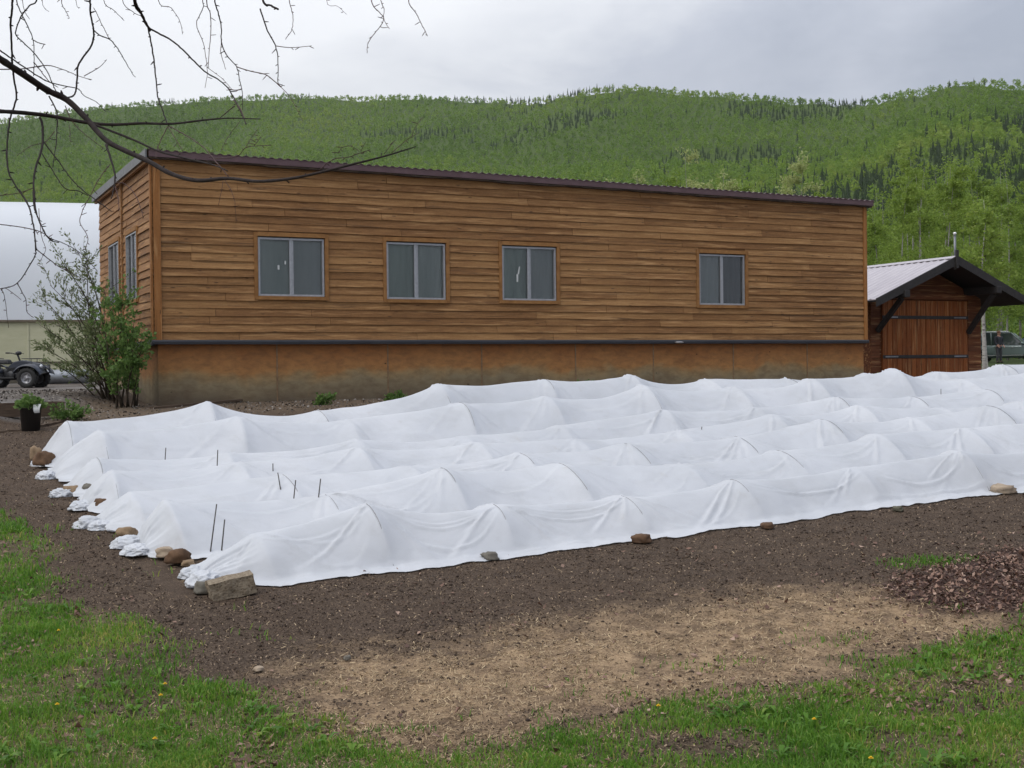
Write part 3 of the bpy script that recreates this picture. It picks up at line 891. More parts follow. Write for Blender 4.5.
def ground():
    def lines(lo, hi, step, out_lo, out_hi, gr=1.22):
        a = list(np.arange(lo, hi + 1e-6, step))
        s = step
        while a[-1] < out_hi: s *= gr; a.append(a[-1] + s)
        s = step
        while a[0] > out_lo: s *= gr; a.insert(0, a[0] - s)
        return np.array(a)
    xs = lines(-8.2, 9.0, .07, -4000, 4000); ys = lines(4.0, 20.0, .07, -300, 420)
    X, Y = np.meshgrid(xs, ys)
    Z = G(X, Y)
    gr, st, lf, gv, sd, far = masks(X.ravel(), Y.ravel())
    det = (fbm(X.ravel(), Y.ravel(), 7, 5) - .5) * .035 * np.exp(-(np.hypot(X.ravel(), Y.ravel() - 9) / 12) ** 4)
    Zr = Z.ravel() + det
    V = np.stack([X.ravel(), Y.ravel(), Zr], 1)
    nx, ny = len(xs), len(ys)
    idx = np.arange(nx * ny).reshape(ny, nx)
    Fq = np.stack([idx[:-1, :-1], idx[:-1, 1:], idx[1:, 1:], idx[1:, :-1]], -1).reshape(-1, 4)
    m = bpy.data.materials.new('garden_ground'); t = NT(m)
    v0 = t.coord('Object')
    n1 = t.noise(v0, 55, 6, .7); n2 = t.noise(v0, 4, 5, .6); n3 = t.noise(v0, 160, 3, .7)
    vor = t.n('ShaderNodeTexVoronoi'); t.ln(v0, vor.inputs['Vector']); vor.inputs['Scale'].default_value = 110
    chip = t.ramp(vor.outputs['Color'], [(0, (.037, .026, .018)), (.45, (.071, .050, .036)), (.8, (.113, .080, .056)), (1, (.217, .156, .108))])
    mul = t.mix(t.ramp(n2, [(.35, 0.0), (.7, .6)]), chip, (.046, .032, .023))
    mul = t.mix(t.ramp(n1, [(.4, 0.0), (.75, .55)]), mul, (.130, .091, .064))
    straw = t.mix(t.ramp(n1, [(.3, 0.0), (.7, 1.0)]), (.207, .138, .083), (.439, .313, .189))
    n4 = t.noise(v0, 5.5, 7, .75, .3)
    straw = t.mix(t.ramp(n4, [(.40, .75), (.56, 0.0)]), straw, (.101, .067, .045))
    turf = t.mix(t.ramp(n1, [(.35, 0.0), (.65, 1.0)]), (.075, .069, .033), (.188, .156, .081))
    grav = t.mix(t.ramp(n3, [(.3, 0.0), (.7, 1.0)]), (.11, .10, .092), (.24, .22, .205))
    grav = t.mix(t.ramp(t.noise(v0, .55, 5, .65, .5), [(.42, 0.0), (.62, .85)]), grav, (.085, .066, .05))
    sand = t.mix(t.ramp(n1, [(.3, 0.0), (.7, 1.0)]), (.085, .062, .043), (.185, .138, .098))
    def soft(at, k=1.3):
        a = t.attr(at)
        return t.math('ADD', a, t.math('MULTIPLY', t.math('MULTIPLY', t.math('SUBTRACT', n1, .5), k * 4), t.math('MULTIPLY', a, t.math('SUBTRACT', 1.0, a))), True)
    col = t.mix(soft('sand'), mul, sand)
    col = t.mix(soft('straw'), col, straw)
    col = t.mix(soft('grass'), col, turf)
    col = t.mix(soft('gravel'), col, grav)
    col = t.mix(soft('leaf'), col, (.06, .034, .027))
    n5 = t.noise(v0, 9, 5, .7, .2)
    dk = t.n('ShaderNodeHueSaturation'); t.ln(col, dk.inputs['Color']); t.ln(t.math('ADD', .55, t.math('MULTIPLY', n5, .9)), dk.inputs['Value']); col = dk.outputs[0]
    col = t.mix(t.attr('far'), col, (.05, .07, .022))
    h = t.math('ADD', t.math('MULTIPLY', n1, .6), t.math('MULTIPLY', vor.outputs['Distance'], .5))
    t.bsdf(col, .95, 0, t.bump(h, .7, .02), .15)
    o = np_mesh('ground', V, Fq, m, None, True)
    for nm, a in (('grass', gr), ('straw', st), ('leaf', lf), ('gravel', gv), ('sand', sd), ('far', far)):
        q = o.data.attributes.new(nm, 'FLOAT', 'POINT'); q.data.foreach_set('value', a.astype(np.float32))
    tagset(o, kind='structure')
    return o
GROUND = ground()

def Gz(x, y):
    x = np.asarray(x, float); y = np.asarray(y, float)
    return G(x, y) + (fbm(x, y, 7, 5) - .5) * .035 * np.exp(-(np.hypot(x, y - 9) / 12) ** 4)

# ---------------------------------------------------------------- scatter helpers (stuff)
def sample(n, x0, x1, y0, y1, dens):
    """points with density dens(x, y) in 0..1, more of them near the camera"""
    u = rng.random(n); 
    y = 1 / (1 / y0 + (1 / y1 - 1 / y0) * u)         # ~ 1/y^2
    hw = y * .42 + 1.9
    x = (rng.random(n) * 2 - 1) * hw
    k = (x > x0) & (x < x1) & (rng.random(n) < dens(x, y))
    return x[k], y[k]

def grass():
    def dens(x, y):
        gr = masks(x, y)[0]
        cl = .30 + .95 * sstep(.36, .62, fbm(x, y, 3.2, 21))
        tuft = sstep(.30, .05, np.hypot((x - gp(930, 562)[0]) / 1.6, y - gp(930, 562)[1])) * .8
        tuft = tuft + .14 * sstep(.62, .72, fbm(x, y, 2.6, 31)) * sstep(-.9, -.1, sdist(x, y, GRASS_POLY)) * (sdist(x, y, GRASS_POLY) < 0)
        return np.clip(gr * cl + tuft, 0, 1)
    x, y = sample(500000, -9, 9, 4.9, 14, dens)
    n = len(x)
    z = Gz(x, y) - .004
    # height follows clumps
    H = (.014 + .052 * fbm(x, y, 2.3, 41)) * rng.uniform(.45, 1.4, n) * (1 + .25 * (y > 8))
    W = rng.uniform(.0016, .0034, n) * (1 + .12 * (y - 5))
    a = rng.random(n) * 2 * np.pi
    lean = rng.uniform(.15, .95, n); la = rng.random(n) * 2 * np.pi
    dx, dy = np.cos(a) * W, np.sin(a) * W
    lx, ly = np.cos(la) * H * lean, np.sin(la) * H * lean
    V = np.empty((n, 5, 3))
    V[:, 0] = np.stack([x - dx, y - dy, z], 1); V[:, 1] = np.stack([x + dx, y + dy, z], 1)
    mx, my, mz = x + lx * .35, y + ly * .35, z + H * .6
    V[:, 2] = np.stack([mx + dx * .8, my + dy * .8, mz], 1); V[:, 3] = np.stack([mx - dx * .8, my - dy * .8, mz], 1)
    V[:, 4] = np.stack([x + lx, y + ly, z + H * (1 - .35 * lean)], 1)
    b = np.arange(n)[:, None] * 5
    tri = np.concatenate([b + np.array([[0, 1, 2]]), b + np.array([[0, 2, 3]]), b + np.array([[3, 2, 4]])], 1).reshape(-1, 3)
    tone = np.clip(.50 + .95 * (fbm(x, y, 1.9, 51) - .5) + rng.normal(0, .19, n), 0, 1)
    m = leafmat('grass_blade', [(0, (.055, .138, .016)), (.4, (.105, .240, .025)), (.72, (.176, .316, .041)), (.92, (.296, .347, .067)), (1, (.439, .383, .112))], .5, .45)
    o = np_mesh('grass', V.reshape(-1, 3), tri, m, np.repeat(tone, 3))
    tagset(o, kind='stuff')
    # broad-leaved weeds: rosettes of strap leaves
    def dens2(x, y): return np.clip(masks(x, y)[0], 0, 1) * sstep(.5, .7, fbm(x, y, 1.1, 61))
    x, y = sample(1800, -9, 9, 4.9, 12, dens2)
    VV = []; FF = []; TT = []; c = 0
    for i in range(len(x)):
        k = rng.integers(5, 10); t0 = rng.random()
        z = float(Gz(x[i], y[i]))
        for j in range(k):
            an = rng.random() * 6.283; ln = rng.uniform(.03, .085); w = ln * rng.uniform(.10, .2)
            d = np.array([np.cos(an), np.sin(an), 0]); s = np.array([-np.sin(an), np.cos(an), 0])
            p = np.array([x[i], y[i], z]); up = np.array([0, 0, 1.0])
            r = rng.uniform(.25, .7)
            q = [p, p + d * ln * .5 + s * w + up * ln * r, p + d * ln + up * ln * r * .9, p + d * ln * .5 - s * w + up * ln * r]
            VV += q; FF.append([c, c + 1, c + 2, c + 3]); c += 4; TT.append(np.clip(t0 * .6 + rng.random() * .3, 0, .9))
    o = np_mesh('weeds', np.array(VV), np.array(FF), m, np.array(TT)); tagset(o, kind='stuff')
grass()

def flakes(name, n, dens, y1, size, asp, mat, zoff=.004, tilt=.5, curl=0.0, trange=(0, 1), y0=4.9, lift=None):
    x, y = sample(n, -9.5, 12, y0, y1, dens)
    n = len(x)
    z = Gz(x, y) + zoff
    if lift is not None: z = z + lift(x, y) * rng.random(n)
    L = rng.uniform(*size, n) * (1 + .05 * np.maximum(y - 7, 0)); W = L * rng.uniform(*asp, n)
    a = rng.random(n) * 2 * np.pi
    ta = rng.normal(0, tilt, n); tb = rng.normal(0, tilt, n)
    d = np.stack([np.cos(a) * np.cos(ta), np.sin(a) * np.cos(ta), np.sin(ta)], 1) * L[:, None]
    s = np.stack([-np.sin(a) * np.cos(tb), np.cos(a) * np.cos(tb), np.sin(tb)], 1) * W[:, None]
    p = np.stack([x, y, z + (np.abs(np.sin(ta)) * L + np.abs(np.sin(tb)) * W) * .5], 1)
    if curl:
        up = np.array([0, 0, 1.0]) * (rng.normal(0, curl, n) * L)[:, None]
        V = np.stack([p - d, p - d * .1 - s + up, p + d * .1 - up * .0, p - d * .1 + s + up, p + d + up * .5], 1)
        V = np.stack([p - d, p - s * 1.0 + up, p + d + up * .3, p + s + up], 1)
        b = np.arange(n)[:, None] * 4
        tri = np.concatenate([b + np.array([[0, 1, 2]]), b + np.array([[0, 2, 3]])], 1).reshape(-1, 3)
        tone = np.repeat(rng.uniform(*trange, n), 2)
        o = np_mesh(name, V.reshape(-1, 3), tri, mat, tone)
    else:
        V = np.stack([p - d - s * .6, p + d * .7 - s, p + d + s * .5, p - d * .8 + s], 1)
        b = np.arange(n)[:, None] * 4
        o = np_mesh(name, V.reshape(-1, 3), b + np.arange(4)[None], mat, rng.uniform(*trange, n))
    return tagset(o, kind='stuff')

MCHIP = leafmat('mulch_chip', [(0, (.027, .017, .013)), (.45, (.072, .050, .035)), (.8, (.156, .110, .074)), (1, (.383, .285, .192))], .9, 0)
MSTRAW = leafmat('straw_sliver', [(0, (.150, .100, .057)), (.5, (.350, .250, .144)), (1, (.600, .463, .288))], .8, .1)
MLEAF = leafmat('dead_leaf', [(0, (.052, .029, .021)), (.5, (.145, .080, .056)), (.85, (.26, .155, .110)), (1, (.42, .29, .22))], .6, .1)

B0_ = gp(215, 598)
def d_mulch(x, y):
    gr, st, lf, gv, sd, far = masks(x, y)
    s = (x - B0_[0]) * math.cos(R(27)) + (y - B0_[1]) * math.sin(R(27)); v = -(x - B0_[0]) * math.sin(R(27)) + (y - B0_[1]) * math.cos(R(27))
    bed = (s > -.25) & (v > .10) & (v < 7.7)
    return np.clip((1 - gr * .8) * (1 - .8 * st) * (1 - gv), 0, 1) * ~bed
flakes('mulch_chips', 360000, d_mulch, 19.5, (.0025, .0085), (.22, .7), MCHIP, .001, .5)
flakes('straw_litter', 230000, lambda x, y: np.clip(masks(x, y)[1] * (.1 + 1.3 * sstep(.3, .65, fbm(x, y, 3, 77))) + .34 * masks(x, y)[0] + .03, 0, 1), 11, (.006, .020), (.06, .16), MSTRAW, .002, .35)
flakes('heaped_dead_leaves', 62000, lambda x, y: masks(x, y)[2], 11, (.010, .022), (.35, .75), MLEAF, .003, .45, .35, (0, 1), 6.0, lambda x, y: .02 + 0 * x)
flakes('loose_heap_leaves', 14000, lambda x, y: np.clip(sstep(-1.1, .1, sdist(x, y, LEAF_POLY)) ** 2 * .8, 0, 1), 11, (.009, .022), (.35, .75), MLEAF, .003, .4, .35, (0, 1), 6.0)
MPEB = leafmat('path_pebble', [(0, (.05, .042, .036)), (.5, (.13, .112, .095)), (1, (.30, .27, .24))], .9, 0)
flakes('path_gravel', 60000, lambda x, y: np.clip(masks(x, y)[3] + masks(x, y)[4] * .8, 0, 1), 40, (.004, .014), (.4, .9), MPEB, .003, .4, 0, (0, 1), 16.0)
def d_sc(x, y):
    gr = masks(x, y)[0]
    return np.clip((gr * .95 + .14) * sstep(.5, .72, fbm(x, y, 2.2, 88)) + .012, 0, 1)
flakes('scattered_dead_leaves', 27000, d_sc, 11, (.009, .024), (.4, .85), MLEAF, .012, .4, .35, (.2, 1))

def clods():
    x, y = sample(40000, -9.5, 12, 4.9, 19, lambda x, y: d_mulch(x, y) * (.15 + .85 * sstep(.45, .65, fbm(x, y, 1.5, 97))))
    n = len(x); r = rng.gamma(2.2, .0032, n) * (1 + .05 * np.maximum(y - 7, 0)); r = np.clip(r, .003, .015)
    z = Gz(x, y) + r * .2
    base = np.array([[1, 0, 0], [-1, 0, 0], [0, 1, 0], [0, -1, 0], [0, 0, .8], [0, 0, -.6]])
    an = rng.random(n) * 6.283; ca, sa = np.cos(an), np.sin(an)
    B = base[None] * rng.uniform(.6, 1.3, (n, 6, 1))
    X = B[..., 0] * ca[:, None] - B[..., 1] * sa[:, None]; Y = B[..., 0] * sa[:, None] + B[..., 1] * ca[:, None]
    V = np.stack([x[:, None] + X * r[:, None], y[:, None] + Y * r[:, None], z[:, None] + B[..., 2] * r[:, None]], -1)
    f = np.array([[0, 2, 4], [2, 1, 4], [1, 3, 4], [3, 0, 4], [2, 0, 5], [1, 2, 5], [3, 1, 5], [0, 3, 5]])
    Fq = (np.arange(n)[:, None, None] * 6 + f[None]).reshape(-1, 3)
    o = np_mesh('soil_clods', V.reshape(-1, 3), Fq, MCHIP, np.repeat(np.clip(rng.normal(.35, .16, n), 0, .9), 8), True)
    tagset(o, kind='stuff')
clods()

# ---------------------------------------------------------------- dandelions, stones
YEL = simple('dandelion_yellow', (.85, .60, .02), (.80, .52, .02), .7)
STEM = simple('dandelion_stem', (.10, .19, .04), (.07, .14, .03), .6)
dl = [((58, 635), 'lone dandelion in the lawn at the left picture edge'), ((57, 711), 'dandelion low in the bottom left of the lawn'), ((166, 689), 'dandelion nearest the bare patch in the left lawn'),
      ((160, 699), 'dandelion just below another one in the left lawn'), ((155, 747), 'dandelion at the bottom edge left of centre'), ((815, 724), 'dandelion in the right hand lawn'), ((870, 766), 'dandelion at the bottom edge on the right'),
      ((659, 712), 'small dandelion where lawn meets the tan patch')]
for (px, py), lab in dl:
    P = gp(px, py + 3); z = float(Gz(P[0], P[1])); h = .045
    root = thing('dandelion', lab, 'flower', (P[0], P[1], z), random.random() * 6, 'dandelions flowering in the grass')
    s = MB(); s.tube([(0, 0, -.01), (.004, .002, h * .6), (.002, .004, h)], .0022, 5); s.build('stem', STEM, root)
    fl = MB()
    for ring, (rr_, zz, nn) in enumerate(((.0125, .001, 16), (.009, .005, 12), (.005, .008, 8))):
        for k in range(nn):
            a = 6.283 * (k + .5 * ring) / nn
            c, s_ = math.cos(a), math.sin(a)
            fl.add([(.002 + -s_ * .0 , .004, h), (.002 + c * rr_ * .6 - s_ * .003, .004 + s_ * rr_ * .6 + c * .003, h + zz), (.002 + c * rr_, .004 + s_ * rr_, h + zz * .7), (.002 + c * rr_ * .6 + s_ * .003, .004 + s_ * rr_ * .6 - c * .003, h + zz)], [(0, 1, 2, 3)])
    fl.build('flower_head', YEL, root, fix=False)

def stone_mesh(sx, sy, sz, seed, boxy=.0):
    mb = MB(); bm = bmesh.new()
    bmesh.ops.create_icosphere(bm, subdivisions=3, radius=1)
    for v in bm.verts:
        p = v.co.copy()
        if boxy:
            m_ = max(abs(p.x), abs(p.y), abs(p.z)); p = p.lerp(p / m_ * .82, boxy)
        k = 1 + .34 * mnoise.noise(p * 1.3 + Vector((seed * 5.1, seed, 2))) + .13 * mnoise.noise(p * 3.5 + Vector((seed, 3, seed)))
        v.co = Vector((p.x * sx * k, p.y * sy * k, p.z * sz * k))
        if v.co.z < -sz * .55: v.co.z = -sz * .55
    bm.verts.index_update()
    mb.add([v.co for v in bm.verts], [[q.index for q in f.verts] for f in bm.faces], .5, True)
    bm.free(); return mb
def stonemat(name, a, b): return simple(name, a, b, .9, 0, 9, .5, .2)
SM = {'brown': stonemat('stone_brown', (.17, .10, .058), (.07, .042, .027)), 'grey': stonemat('stone_grey', (.20, .185, .155), (.10, .09, .075)),
      'tan': stonemat('stone_tan', (.30, .215, .135), (.17, .115, .07)), 'pale': stonemat('stone_pale', (.42, .34, .255), (.27, .205, .145)), 'olive': stonemat('stone_olive', (.15, .14, .10), (.08, .075, .055))}
ST = [  # px, py(base), width px, height px, colour, label
    (490, 560, 20, 9, 'grey', 'grey rounded rock on the flat hem of the front cover'), (642, 543, 20, 10, 'brown', 'brown domed rock holding the hem of the front cover'),
    (768, 530, 17, 7, 'brown', 'small flat brown rock holding the front hem'), (899, 513, 12, 6, 'olive', 'smallest olive rock on the front hem'),
    (1005, 494, 24, 10, 'pale', 'pale sandy rock at the right picture edge on the front hem'),
    (34, 461, 18, 15, 'tan', 'tan upright rock at the end of the rearmost cover'), (42, 469, 20, 17, 'brown', 'dark brown rock leaning on a tan one at the rearmost cover end'),
    (70, 496, 16, 9, 'tan', 'tan rock on a bunched hem beside the grey flat rock'), (90, 496, 20, 12, 'grey', 'grey flat rock tucked under a cover end'),
    (103, 512, 22, 12, 'brown', 'flat brown rock lying on the bunched cover end'), (125, 540, 24, 10, 'tan', 'flat tan slab on a bunched cover end'),
    (163, 560, 24, 11, 'pale', 'pale beige rock beside the dark one at the second cover end'), (177, 567, 26, 16, 'brown', 'dark brown rock beside the pale beige one'), (188, 572, 14, 7, 'tan', 'small orange brown rock wrapped in the front cover end'),
    (203, 594, 20, 14, 'grey', 'rounded grey rock next to the rough concrete block'),
    (208, 686, 9, 5, 'grey', 'small pale stone lying on bare soil near the lawn'), (258, 673, 11, 5, 'pale', 'flat pale stone in the soil left of the tan patch'), (347, 661, 9, 5, 'grey', 'small grey stone at the left tip of the tan patch')]
for i, (px, py, w, h, col, lab) in enumerate(ST):
    P = gp(px, py); s = P[1] / F
    lift = .10 if 4 < i < 14 else .03
    sx = w * s / 2; sz = h * s / 2 * 1.15
    o = stone_mesh(sx, sx * random.uniform(.7, .9), sz, i + 1, .62).build('rock', SM[col])
    o.location = (P[0], P[1] + sx * .5, float(Gz(P[0], P[1])) + sz * .5 + lift * .3); o.rotation_euler = (0, random.uniform(-.15, .15), random.uniform(0, 3))
    if 'slab' in lab or 'flat' in lab: o.rotation_euler.y = 0
    tagset(o, lab, 'rock', 'rocks around the beds')
# rough block at the near corner
P = gp(231, 598); s = P[1] / F
bm = bmesh.new(); bmesh.ops.create_cube(bm, size=1)
bmesh.ops.subdivide_edges(bm, edges=list(bm.edges), cuts=7, use_grid_fill=True)
mb = MB()
for v in bm.verts:
    p = v.co; q = Vector((p.x * .31, p.y * .15, p.z * .13))
    q += Vector((mnoise.noise(q * 12), mnoise.noise(q * 12 + Vector((5, 5, 5))), mnoise.noise(q * 12 + Vector((9, 1, 2))))) * .012
    v.co = q
bm.verts.index_update(); mb.add([v.co for v in bm.verts], [[v.index for v in f.verts] for f in bm.faces], .5); bm.free()
bk = bpy.data.materials.new('porous_block'); t = NT(bk)
vv = t.n('ShaderNodeTexVoronoi'); t.ln(t.coord('Object'), vv.inputs['Vector']); vv.inputs['Scale'].default_value = 55
nn = t.noise(t.coord('Object'), 30, 5, .7)
c = t.ramp(nn, [(.3, (.15, .115, .08)), (.7, (.30, .25, .185))]); c = t.mix(t.ramp(vv.outputs['Distance'], [(.1, .8), (.4, 0.0)]), c, (.07, .045, .028))
t.bsdf(c, .95, 0, t.bump(vv.outputs['Distance'], .35, .01), .1)
o = mb.build('concrete_block', bk); o.location = (P[0] - .01, P[1] + .05, float(Gz(P[0], P[1])) + .075); o.rotation_euler = (R(4), R(-9), R(24))
tagset(o, 'rough porous tan block holding down the near corner of the front cover', 'block')
# ---------------------------------------------------------------- row covers: cloth over hoops, relaxed with a small solver
B0 = gp(215, 598)
BANG = R(27)
BU = np.array([math.cos(BANG), math.sin(BANG)]); BV = np.array([-math.sin(BANG), math.cos(BANG)])
def bw(s, t):
    s = np.asarray(s, float); t = np.asarray(t, float)
    return B0[0] + s * BU[0] + t * BV[0], B0[1] + s * BU[1] + t * BV[1]

def fabric_mat():
    m = bpy.data.materials.new('white_row_cover'); t = NT(m)
    n = t.noise(t.coord('Object'), .9, 4, .6); n2 = t.noise(t.coord('Object'), 7, 5, .65)
    col = t.ramp(n, [(.3, (.60, .62, .655)), (.7, (.69, .705, .735))])
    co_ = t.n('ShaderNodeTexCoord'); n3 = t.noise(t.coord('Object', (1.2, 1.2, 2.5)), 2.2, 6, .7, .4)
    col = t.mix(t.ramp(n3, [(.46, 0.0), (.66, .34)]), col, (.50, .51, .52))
    col = t.mix(t.ramp(n2, [(.60, 0.0), (.80, .28)]), col, (.45, .41, .36))
    a = t.bsdf(col, .75, 0, t.bump(t.noise(t.coord('Object', (1, 1, 1)), 26, 3, .6), .12, .01), .2, out=False)
    b = t.n('ShaderNodeBsdfTranslucent'); b.inputs[0].default_value = (.74, .76, .80, 1)
    x = t.n('ShaderNodeMixShader'); x.inputs[0].default_value = .22
    t.ln(a, x.inputs[1]); t.ln(b.outputs[0], x.inputs[2]); t.out(x.outputs[0])
    return m
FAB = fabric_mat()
HOOPM = simple('wire_hoop', (.36, .36, .37), (.26, .26, .27), .5, .4, 20)
STAKEM = simple('dark_stake', (.05, .045, .045), (.09, .08, .07), .6, .1, 20)

def cover_shape(seed, hoops, L, ds, wf, wb, front, back):
    """One fabric cover over its hoops. Returns local S, T, H grids and the hoop curves.
    The cloth is taut between hoop tops and hems: rounded over the hoops, flat-sided and sagging between them,
    with tension folds fanning from the hoop tops and swags between."""
    rg = np.random.default_rng(seed)
    hs = np.array([h[0] for h in hoops]); hh = np.array([h[2] for h in hoops]); nh = len(hs)
    s_end = -.26
    s = np.arange(s_end, L, ds); ni = len(s)
    q = np.concatenate([np.linspace(0, 1, int(.62 / ds * 1.0) + 2) ** 1.25, 1 + np.arange(1, int(max(front, .06) / ds) + 2) * ds / .45])
    qb = np.concatenate([np.linspace(0, 1, int(.62 / ds * .8) + 2) ** 1.25, 1 + np.arange(1, int(max(back, .06) / ds) + 2) * ds / .45])
    p = np.concatenate([-q[::-1], qb[1:]]); nj = len(p)
    S, Pp = np.meshgrid(s, p, indexing='ij')
    Q = np.abs(Pp); sd = np.sign(Pp)
    k = np.clip(np.searchsorted(hs, s, side='right') - 1, -1, nh - 2)
    k0 = np.clip(k, 0, nh - 2)
    gap = hs[k0 + 1] - hs[k0]
    x = np.clip((s - hs[k0]) / gap, 0, 1)
    sag = (rg.uniform(.03, .17, nh) * hh)[k0] * (gap / 1.25) ** 1.3
    R_ = hh[k0] * (1 - x) + hh[k0 + 1] * x - sag * (1 - np.abs(2 * x - 1) ** 2.0)
    pre = s < hs[0]
    ke = np.clip((s - s_end) / (hs[0] - s_end), 0, 1)
    R_ = np.where(pre, hh[0] * ke ** .62, R_)
    tail = s > hs[-1]; R_ = np.where(tail, hh[-1], R_)
    d0 = np.min(np.abs(s[:, None] - hs[None]), axis=1)                       # distance to the nearest hoop
    rnd = np.exp(-d0 / .15)
    e1 = 1.22 + 1.0 * rnd                                                     # section exponent: bulging at hoops, straight between
    e2 = 1.02 - .20 * rnd
    # ridge wanders and hems are pulled out here and there
    def wob(step, amp, off=0):
        g = np.arange(s_end - 1, L + 2, step); return amp * np.interp(s + off, g, rg.uniform(-1, 1, len(g)))
    tr = wob(.8, .09) * (1 - rnd) + np.interp(s, hs, rg.uniform(-.05, .05, nh))
    WF = (wf + wob(.55, .03) + .05 * (1 - rnd) * 0) ; WB = wb + wob(.6, .03)
    nar = np.where(pre, .58 + .42 * ke, 1.0)
    W = np.where(Pp < 0, (WF * nar)[:, None], (WB * nar)[:, None])
    Qs = np.maximum(np.sqrt(Q ** 2 + .0010) - .0316 * np.exp(-Q * 10), 0)
    Z = R_[:, None] * np.maximum(1 - np.minimum(Qs, 1) ** e1[:, None], 0) ** e2[:, None]
    # soft foot where wall turns into hem
    flat = sstep(1.0, 1.06, Q)
    Z = Z + .012 * np.exp(-((Q - 1.0) / .10) ** 2) * (.5 + fbm(S * 3, Pp * 3 + seed, 2, 7)) 
    T = tr[:, None] * np.clip(1 - Q, 0, 1) + sd * W * Q
    # folds -------------------------------------------------------------
    fold = np.zeros_like(S)
    def crease(d, w, a):
        return a * (np.exp(-(d / w) ** 2) - .45 * np.exp(-((d - 1.7 * w) / (1.2 * w)) ** 2))
    for i in range(nh):
        for side in (-1, 1):
            m_side = sd == side
            for _ in range(rg.integers(2, 6)):
                m = rg.uniform(.10, .95) * rg.choice((-1, 1)); a = rg.uniform(.006, .020) * (.6 + hh[i]); q1 = rg.uniform(.55, 1.15)
                d = (S - hs[i] - m * Q ** rg.uniform(.8, 1.25)); env = np.clip(Q / .12, 0, 1) * np.clip((q1 - Q) / .25, 0, 1)
                fold += m_side * crease(d * (1 if m > 0 else -1), .008 + .036 * Q, a) * env
    for i in range(nh - 1):
        for side in (-1, 1):
            m_side = (sd == side) & (S > hs[i]) & (S < hs[i + 1])
            for _ in range(rg.integers(1, 4)):
                qa = rg.uniform(.03, .35); dp = rg.uniform(.15, .75); sk = rg.uniform(.7, 1.4)
                xx = np.clip((S - hs[i]) / (hs[i + 1] - hs[i]), 0, 1) ** sk
                d = Q - (qa + dp * 4 * xx * (1 - xx)); a = rg.uniform(.006, .016)
                fold += m_side * crease(-d, .024, a) * np.clip(4 * xx * (1 - xx), 0, 1) ** .6
    # long pulls along the hem
    for _ in range(int(L * .9)):
        sc = rg.uniform(s_end, L); ln = rg.uniform(.3, 1.1); q0 = rg.uniform(.86, 1.35); sl = rg.uniform(-.25, .25)
        for side in (-1, 1):
            if rg.random() < .5: continue
            fold += (sd == side) * crease(Q - q0 - sl * .5 * (S - sc), .024, rg.uniform(.005, .012)) * np.exp(-((S - sc) / ln) ** 4)
    # gathers at the near end: folds running to the tied point
    eg = (1 - ke)[:, None] * pre[:, None]
    fold += eg * .03 * np.sin(Pp * 11 + seed + 2.5 * fbm(S, Pp, 3, seed)) * (.4 + ke[:, None])
    fold += eg * .02 * np.abs(np.sin(Pp * 23 + seed * 2)) 
    # broad, uneven slackness
    slackn = (fbm(S * 1.3, T * 1.6 + seed * 7.0, 1.6, 33, 3) - .5) * .05 * np.clip(Q * 2, 0, 1) * np.clip((1.1 - Q) * 3, 0, 1) * (1 - rnd[:, None] * .8)
    fine = (fbm(S, T + seed * 3.0, 9, 44, 3) - .5) * .012 + (fbm(S * .7, T + seed * 3.0, 22, 54, 2) - .5) * .005
    fold = fold * np.clip(Q / .08, 0, 1)
    Z = np.maximum(Z + (fold + slackn) * .80 + fine * np.clip(.25 + Q, 0, 1), .003 + np.maximum(fold + fine, 0) * .6)
    T = T + sd * (fold + slackn) * .45
    lean = np.interp(s, hs, rg.uniform(-.28, .06, nh))
    SS = S + lean[:, None] * Z
    # hoop curves, from the same section
    curves = []
    for i in range(nh):
        pts = []
        for u in np.linspace(-1, 1, 27):
            ww = np.interp(hs[i], s, WF if u < 0 else WB)
            z = hh[i] * max(1 - abs(u) ** 2.22, 0) ** .82
            t = np.interp(hs[i], s, tr) * (1 - abs(u)) + u * ww
            pts.append((hs[i] + np.interp(hs[i], s, lean) * z, t, z))
        curves.append(pts)
    return SS, T, Z, curves

ROWS = [  # centre, front/back half width, height, front hem, back hem, length, hoops at, grid step, label
    (.62, .36, .44, .40, .20, .10, 12.5, [.22, 1.12, 2.15, 3.45, 4.62, 5.98, 7.35, 8.6, 9.9, 11.2], .019, 'front row cover of white fabric with rocks along its hem, nearest the bare soil'),
    (1.86,   .50, .50, .39, .12, .10, 13.0, [.02, 1.35, 2.5, 3.75, 5.05, 6.3, 7.6, 8.9, 10.2, 11.6], .021, 'second white row cover counted from the bare soil'),
    (3.02, .52, .46, .38, .12, .10, 14.0, [.06, 1.5, 2.75, 3.95, 5.3, 6.7, 8.0, 9.3, 10.7, 12.2], .023, 'third white row cover counted from the bare soil'),
    (4.00, .46, .44, .37, .10, .10, 15.0, [.0, 1.3, 2.6, 4.0, 5.2, 6.6, 8.0, 9.4, 10.8, 12.3, 13.6], .025, 'middle white row cover, fourth from the bare soil'),
    (4.88, .42, .46, .38, .10, .10, 16.0, [.03, 1.4, 2.9, 4.2, 5.5, 7.0, 8.4, 9.8, 11.2, 12.6, 14.2], .027, 'third white row cover counted from the wooden building'),
    (5.98, .58, .52, .56, .10, .12, 18.0, [.26, 1.75, 3.15, 4.6, 5.9, 7.4, 8.9, 10.3, 11.8, 13.3, 14.8, 16.4], .030, 'tall white row cover second from the wooden building'),
    (7.06, .56, .60, .60, .10, .22, 20.0, [.04, 1.7, 3.2, 4.9, 6.4, 7.9, 9.3, 10.8, 12.3, 13.8, 15.4, 17.0, 18.5], .032, 'tallest rearmost white row cover, closest to the wooden building'),
]
